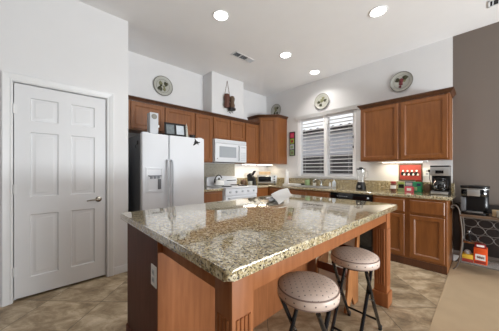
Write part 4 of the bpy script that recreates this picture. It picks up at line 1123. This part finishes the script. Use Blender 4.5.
bm = B(); lathe(bm, [(0, 0), (0.028, 0), (0.036, 0.06), (0.032, 0.06), (0.028, 0.05), (0, 0.05)], n=20); obj('pot', bm, M['white'], t)
bm = B()
for k in range(26):
    a_ = k * 2.4; rr = 0.02 + 0.055 * (k / 26); zz = 0.07 + 0.07 * abs(math.sin(k * 1.3))
    R_ = Matrix.Translation((rr * math.cos(a_), rr * math.sin(a_) * 0.6, zz)) @ Matrix.Rotation(a_, 4, 'Z') @ Matrix.Rotation(0.6, 4, 'Y')
    q = [bm.verts.new(R_ @ Vector(p_)) for p_ in ((-0.016, 0, 0), (0, -0.007, 0.002), (0.018, 0, 0), (0, 0.007, 0.002))]; bm.faces.new(q)
    tube(bm, [(0, 0, 0.045), (rr * math.cos(a_), rr * math.sin(a_) * 0.6, zz)], 0.0012, 4)
obj('foliage', bm, M['olive'], t)
t = thing('soap_bottle', 'white pump soap bottle on the counter right of the faucet', 'bottle', (-1.93, 3.985, ZC), 0, None, True)
bm = B(); lathe(bm, [(0, 0), (0.032, 0), (0.034, 0.008), (0.033, 0.085), (0.022, 0.108), (0.011, 0.115), (0.011, 0.122), (0, 0.122)], n=22); obj('body', bm, plain('pale_blue_white', rgb(208, 218, 230), 0.35), t)
bm = B(); tube(bm, [(0, 0, 0.12), (0, 0, 0.15), (0, -0.004, 0.156), (0, -0.035, 0.154)], 0.006, 8); lathe(bm, [(0, 0.12), (0.013, 0.12), (0.013, 0.134), (0, 0.135)], n=14); obj('pump', bm, M['white'], t)
t = thing('dish_brush', 'small white bottle with cap left of the pump soap bottle', 'bottle', (-2.01, 3.985, ZC), 0, None, True); t.name = 'small_bottle'
bm = B(); lathe(bm, [(0, 0), (0.02, 0), (0.021, 0.05), (0.012, 0.066), (0, 0.066)], n=18); obj('body', bm, M['white'], t)
bm = B(); lathe(bm, [(0, 0.0665), (0.012, 0.0665), (0.011, 0.085), (0, 0.086)], n=14); obj('cap', bm, M['applw2'], t)
# blender
t = thing('blender', 'black-based blender with clear jar at the right end of the window', 'blender', (-1.385, 3.80, ZC), 0, None, True)
bm = B(); lathe(bm, [(0, 0), (0.078, 0), (0.080, 0.02), (0.064, 0.085), (0.052, 0.12), (0, 0.12)], n=28); bs = obj('base', bm, M['black'], t)
bm = B(); lathe(bm, [(0, 0), (0.02, 0), (0.017, 0.014), (0, 0.014)], (0, -0.070, 0.05), 16, Matrix.Rotation(PI / 2, 4, 'X')); obj('dial', bm, M['steel'], bs)
bm = B(); lathe(bm, [(0, 0.121), (0.044, 0.121), (0.05, 0.14), (0.066, 0.32), (0.062, 0.32), (0.046, 0.145), (0, 0.14)], n=28); jr = obj('jar', bm, M['glass'], t)
bm = B(); tube(bm, [(0.062, 0, 0.30), (0.10, 0, 0.29), (0.102, 0, 0.20), (0.056, 0, 0.175)], 0.008, 8); obj('handle', bm, M['glass'], jr)
bm = B(); lathe(bm, [(0, 0.3205), (0.068, 0.3205), (0.068, 0.338), (0.03, 0.342), (0.028, 0.358), (0, 0.358)], n=28); obj('lid', bm, M['black'], t)

# ------------------------------------------------------------------ counter things, right group
t = thing('wall_sign', 'red framed picture of four black and white figures on the wall above the counter', 'picture', (-0.77, YW, 1.19))
FMs = frame_m((-0.775, YW, 1.195), '-Y')
bm = B(); rings(bm, FMs, -0.148, 0.148, -0.128, 0.128, [(0, 0.0005), (0, 0.018), (0.003, 0.02), (0.014, 0.02), (0.017, 0.014), (0.02, 0.014)]); obj('frame', bm, M['brown'], t)
bm = B(); fbox(bm, FMs, -0.136, 0.136, 0.0135, 0.0155, -0.116, 0.116); pn = obj('panel', bm, M['red'], t)
for k in range(4):
    u = -0.085 + 0.056 * k
    bm = B(); prism(bm, [(u - 0.03, -0.045), (u + 0.008, -0.055), (u + 0.028, -0.03), (u + 0.014, 0.0), (u - 0.012, 0.012), (u - 0.034, -0.012)], FMs, 0.0152, 0.0175); fg = obj('figure', bm, M['black'], pn)
    bm = B(); prism(bm, [(u - 0.006, -0.045), (u + 0.018, -0.05), (u + 0.026, -0.026), (u + 0.008, -0.012)], FMs, 0.0172, 0.0185); obj('apron', bm, M['white'], fg)
    bm = B(); lathe(bm, [(0, 0), (0.012, 0.0005), (0.013, 0.002), (0, 0.003)], (-0.775 + u - 0.004, YW - 0.0172, 1.195 + 0.022), 12, Matrix.Rotation(PI / 2, 4, 'X')); obj('head', bm, M['white'], fg)
t = thing('spice_jar', 'jar with dark red cap and white label at the left of the boxes', 'jar', (-0.945, 3.86, ZC), 0, None, True)
bm = B(); lathe(bm, [(0, 0), (0.034, 0), (0.036, 0.006), (0.036, 0.10), (0.028, 0.112), (0, 0.112)], n=22); jb = obj('body', bm, M['clay'], t)
bm = B(); lathe(bm, [(0.0365, 0.035), (0.0372, 0.035), (0.0372, 0.085), (0.0365, 0.085)], n=22); obj('paper_label', bm, M['white'], jb)
bm = B(); lathe(bm, [(0, 0.1125), (0.034, 0.1125), (0.034, 0.14), (0.03, 0.144), (0, 0.144)], n=22); obj('cap', bm, M['darkred'], t)
def carton(name, label, x, y, w, d, h_, mat, patches, rz=0.0, z=ZC, cat='box'):
    t = thing(name, label, cat, (x, y, z), rz, None, True)
    bm = B(); box(bm, -w / 2, w / 2, -d / 2, d / 2, 0, h_, 0.002); bx_ = obj('carton', bm, M[mat], t)
    for (u0, u1, v0, v1, mm) in patches:
        bm = B(); box(bm, u0 * w - w / 2, u1 * w - w / 2, -d / 2 - 0.0012, -d / 2 + 0.0005, v0 * h_, v1 * h_); obj('print_panel', bm, M[mm], bx_)
    return t
carton('tea_box', 'small green and black box right of the dark-capped jar', -0.855, 3.93, 0.085, 0.05, 0.135, 'sage', [(0.1, 0.9, 0.35, 0.75, 'black'), (0.1, 0.9, 0.8, 0.95, 'lime')])
carton('snack_box', 'navy box standing behind the pink pack on the counter', -0.765, 3.96, 0.10, 0.05, 0.145, 'navy', [(0.1, 0.9, 0.6, 0.9, 'photo2')])
carton('snack_pack', 'low pink and white pack in front of the navy box', -0.745, 3.86, 0.105, 0.06, 0.075, 'pink', [(0.25, 0.75, 0.25, 0.75, 'white')])
carton('coffee_bag', 'large green carton right of the pink pack on the counter', -0.655, 3.91, 0.105, 0.07, 0.145, 'green', [(0.1, 0.5, 0.15, 0.5, 'sage'), (0.45, 0.9, 0.6, 0.85, 'navy')], -0.1)
carton('red_box', 'small red box peeking above the green carton below the red picture', -0.66, 4.01, 0.075, 0.04, 0.175, 'red', [(0.1, 0.9, 0.7, 0.95, 'darkred')])
t = thing('crock', 'brown crock on the counter between the green carton and coffee maker', 'crock', (-0.545, 3.93, ZC), 0, None, True)
bm = B(); lathe(bm, [(0, 0), (0.04, 0), (0.047, 0.02), (0.047, 0.10), (0.040, 0.118), (0.036, 0.118), (0.042, 0.1), (0.04, 0.01), (0, 0.008)], n=24); obj('body', bm, M['brown'], t)

# coffee maker
t = thing('coffee_maker', 'stainless steel and black drip coffee maker at the end of the counter', 'coffee maker', (-0.40, 3.83, ZC), 0, None, True)
bm = B(); box(bm, -0.095, 0.095, -0.13, 0.12, 0, 0.045, 0.008); obj('base', bm, M['black'], t)
bm = B(); box(bm, -0.085, 0.085, -0.1325, -0.129, 0.006, 0.038, 0.001); obj('base_strip', bm, M['steel'], t)
bm = B(); box(bm, -0.093, 0.093, 0.02, 0.12, 0.0455, 0.24, 0.006); obj('column', bm, M['black'], t)
bm = B(); box(bm, -0.095, 0.095, -0.115, 0.12, 0.2405, 0.355, 0.010); hd_ = obj('brew_head', bm, M['steel'], t)
bm = B(); box(bm, -0.095, 0.095, -0.113, 0.12, 0.3555, 0.372, 0.006); obj('lid', bm, M['black'], hd_)
bm = B(); box(bm, -0.04, 0.04, -0.117, -0.114, 0.27, 0.31); obj('display', bm, M['blackg'], hd_)
bm = B(); lathe(bm, [(0, 0.0465), (0.06, 0.0465), (0.074, 0.075), (0.076, 0.12), (0.062, 0.165), (0.05, 0.18), (0.046, 0.18), (0.058, 0.163), (0.071, 0.12), (0.069, 0.077), (0, 0.052)], (0, -0.058, 0), 28); cf = obj('carafe', bm, M['glass'], t)
bm = B(); lathe(bm, [(0, 0.181), (0.054, 0.181), (0.056, 0.205), (0.02, 0.215), (0, 0.215)], (0, -0.058, 0), 28); obj('carafe_lid', bm, M['black'], cf)
bm = B(); tube(bm, [(0.045, -0.085, 0.19), (0.075, -0.135, 0.185), (0.08, -0.143, 0.12), (0.06, -0.115, 0.08)], 0.009, 8); obj('carafe_handle', bm, M['black'], cf)
bm = B(); lathe(bm, [(0, 0.056), (0.066, 0.056), (0.068, 0.075), (0.068, 0.09), (0, 0.09)], (0, -0.058, 0), 24); obj('coffee', bm, M['smoke'], cf)

# ------------------------------------------------------------------ iron wine rack
RX0, RX1, RYF, RYB = -0.205, 0.58, 3.70, 4.03
t = thing('wine_rack', 'wrought iron wine rack with wire rings and wooden top beside the counter end', 'rack', (0.19, 3.86, 0.006))
bm = B(); box(bm, RX0 - 0.005, RX1, RYF - 0.01, RYB, 0.672, 0.694, 0.004); obj('top_board', bm, M['rackwood'], t)
bm = B(); box(bm, RX0 - 0.085, RX1 + 0.06, RYB + 0.005, RYB + 0.02, 0.16, 0.80, 0.003); o = obj('added_dark_sheet', bm, M['darksheet'], t); o['label'] = 'dark sheet added behind the wire rings'  # added sheet, darkens the wall zone behind and beside the rack
def leg_curve(x, y, s):
    return [(x - s * 0.055, y, 0.770), (x - s * 0.078, y, 0.762), (x - s * 0.082, y, 0.784), (x - s * 0.060, y, 0.800), (x - s * 0.030, y, 0.785), (x - s * 0.010, y, 0.74), (x + s * 0.0, y, 0.66), (x + s * 0.014, y, 0.52), (x + s * 0.016, y, 0.38), (x + s * 0.004, y, 0.24), (x - s * 0.010, y, 0.13), (x - s * 0.035, y, 0.05), (x - s * 0.065, y, 0.014)]
def smoothp(pts, k=4):
    P = [Vector(p) for p in pts]; out = []
    for i in range(len(P) - 1):
        p0, p1, p2, p3 = P[max(0, i - 1)], P[i], P[i + 1], P[min(len(P) - 1, i + 2)]
        for j in range(k):
            u = j / k
            out.append(0.5 * ((2 * p1) + (p2 - p0) * u + (2 * p0 - 5 * p1 + 4 * p2 - p3) * u * u + (3 * p1 - p0 - 3 * p2 + p3) * u ** 3))
    out.append(P[-1]); return out
for (x, s) in ((RX0, 1), (RX1, -1)):
    for y in (RYF, RYB - 0.01):
        bm = B(); tube(bm, smoothp(leg_curve(x, y, s)), 0.0085, 8); obj('leg', bm, M['pewter'], t)
def rail_frame(bm, z, x0, x1):
    for y in (RYF, RYB - 0.01): tube(bm, [(x0, y, z), (x1, y, z)], 0.007, 8)
    for x in (x0, x1): tube(bm, [(x, RYF, z), (x, RYB - 0.01, z)], 0.007, 8)
for z_, e_ in ((0.665, 0), (0.115, 0.008)):
    bm = B(); rail_frame(bm, z_, RX0 - e_, RX1 + e_); obj('rail_frame', bm, M['pewter'], t)
bm = B()
for k in range(9): yy = RYF + 0.012 + k * 0.037; tube(bm, [(RX0 - 0.004, yy, 0.118), (RX1 + 0.004, yy, 0.118)], 0.004, 6)
o = obj('bottom_shelf', bm, M['pewter'], t)
bm = B(); box(bm, RX0 + 0.012, RX0 + 0.19, RYF + 0.18, RYB - 0.02, 0.318, 0.330, 0.003); obj('middle_shelf', bm, M['pine'], t)
for row, z in enumerate((0.605, 0.515, 0.425)):
    for y in (RYF + 0.02,):
        bm = B()
        off = 0.06 if row % 2 else 0.0
        x0 = RX0 + 0.03 + off
        for k in range(6 if not off else 5):
            cx_ = x0 + 0.055 + 0.125 * k
            tube(bm, [(cx_ + 0.060 * math.cos(a_ * PI / 10) , y, z + 0.048 * math.sin(a_ * PI / 10)) for a_ in range(20)], 0.003, 6, closed=True)
        obj('bottle_rings', bm, M['ringwire'], t)
# single serve brewer on top
t = thing('pod_coffee_brewer', 'black and silver single-serve coffee brewer on top of the wine rack', 'coffee maker', (-0.085, 3.865, 0.695), 0, None, True)
def rrect(w, d, r, n_=6):
    pts = []
    for sx, sy, a0 in ((1, 1, 0), (-1, 1, PI / 2), (-1, -1, PI), (1, -1, 1.5 * PI)):
        for k in range(n_ + 1): pts.append((sx * (w / 2 - r) + r * math.cos(a0 + k / n_ * PI / 2), sy * (d / 2 - r) + r * math.sin(a0 + k / n_ * PI / 2)))
    return pts
bm = B(); prism(bm, rrect(0.235, 0.25, 0.07), FMt, 0.0, 0.028, bev=0.005); obj('base', bm, M['black'], t)
bm = B(); prism(bm, [(x, y + 0.045) for x, y in rrect(0.235, 0.16, 0.05)], FMt, 0.0285, 0.215, bev=0.004); obj('column', bm, M['black'], t)
bm = B(); prism(bm, rrect(0.24, 0.25, 0.08), FMt, 0.2155, 0.315, bev=0.006); hb = obj('brew_head', bm, M['blackg'], t)
bm = B(); prism(bm, rrect(0.255, 0.262, 0.085), FMt, 0.3155, 0.345, bev=0.010); obj('lid', bm, M['black'], hb)
bm = B(); prism(bm, [(x * 1.008, y * 1.008) for x, y in rrect(0.24, 0.25, 0.08)], FMt, 0.303, 0.314); obj('silver_band', bm, M['steel'], hb)
bm = B(); box(bm, -0.062, 0.045, -0.131, -0.124, 0.225, 0.30, 0.003); obj('silver_plate', bm, M['steel'], hb)
bm = B(); box(bm, -0.121, -0.075, -0.09, 0.03, 0.029, 0.2, 0.004); o = obj('water_tank', bm, M['applg'], t)
bm = B(); box(bm, -0.07, 0.07, -0.118, -0.04, 0.0285, 0.038, 0.003); obj('drip_tray', bm, M['steel'], t)
def mug(label, x, y, z, mat, rz):
    t = thing('mug', label, 'mug', (x, y, z), rz, None, True)
    bm = B(); lathe(bm, [(0, 0), (0.03, 0), (0.036, 0.01), (0.038, 0.075), (0.034, 0.075), (0.032, 0.012), (0, 0.010)], n=24); obj('cup', bm, M[mat], t)
    bm = B(); tube(bm, [(0.036, 0, 0.062), (0.06, 0, 0.056), (0.062, 0, 0.036), (0.052, 0, 0.02), (0.036, 0, 0.016)], 0.005, 8); obj('handle', bm, M[mat], t)
mug('pale pink mug on the wine rack just right of the brewer', 0.092, 3.80, 0.695, 'tan', 0.9)
mug('white mug on the wine rack at the right photo edge', 0.125, 3.725, 0.695, 'cream', 0.4)
# boxes on the lower shelf
zb = 0.1255
t = carton('pod_box', 'yellow and red box on the bottom of the wine rack, left one', -0.145, 3.80, 0.095, 0.12, 0.085, 'yellow', [(0.0, 1.0, 0.0, 0.45, 'red')], 0, zb)
bm = B(); lathe(bm, [(0, 0), (0.03, 0), (0.032, 0.02), (0.02, 0.04), (0, 0.041)], n=18)
tag(obj('tin_lid', bm, M['applw2']), 'small grey tub on top of the yellow and red box', 'tub').location = (-0.145, 3.80, zb + 0.0865)
t = carton('detergent_box', 'tall orange box with white print on the bottom of the wine rack', -0.035, 3.80, 0.11, 0.11, 0.185, 'orange', [(0.12, 0.88, 0.25, 0.62, 'white'), (0.25, 0.8, 0.36, 0.5, 'darkred'), (0.1, 0.9, 0.05, 0.2, 'red')], -0.05, zb)
carton('snack_pouch', 'small red and white pack lying on the orange box', -0.04, 3.80, 0.09, 0.08, 0.045, 'darkred', [(0.15, 0.85, 0.3, 0.8, 'white')], 0.1, zb + 0.1865)
t = thing('wine_bottle', 'dark bottle standing on the middle shelf of the wine rack', 'bottle', (-0.14, 3.93, 0.3305), 0, None, True)
bm = B(); lathe(bm, [(0, 0), (0.024, 0), (0.026, 0.01), (0.026, 0.07), (0.011, 0.09), (0.010, 0.118), (0, 0.118)], n=20); obj('body', bm, M['smoke'], t)
bm = B(); lathe(bm, [(0, 0.1185), (0.012, 0.1185), (0.011, 0.135), (0, 0.136)], n=14); obj('cap', bm, M['applw2'], t)
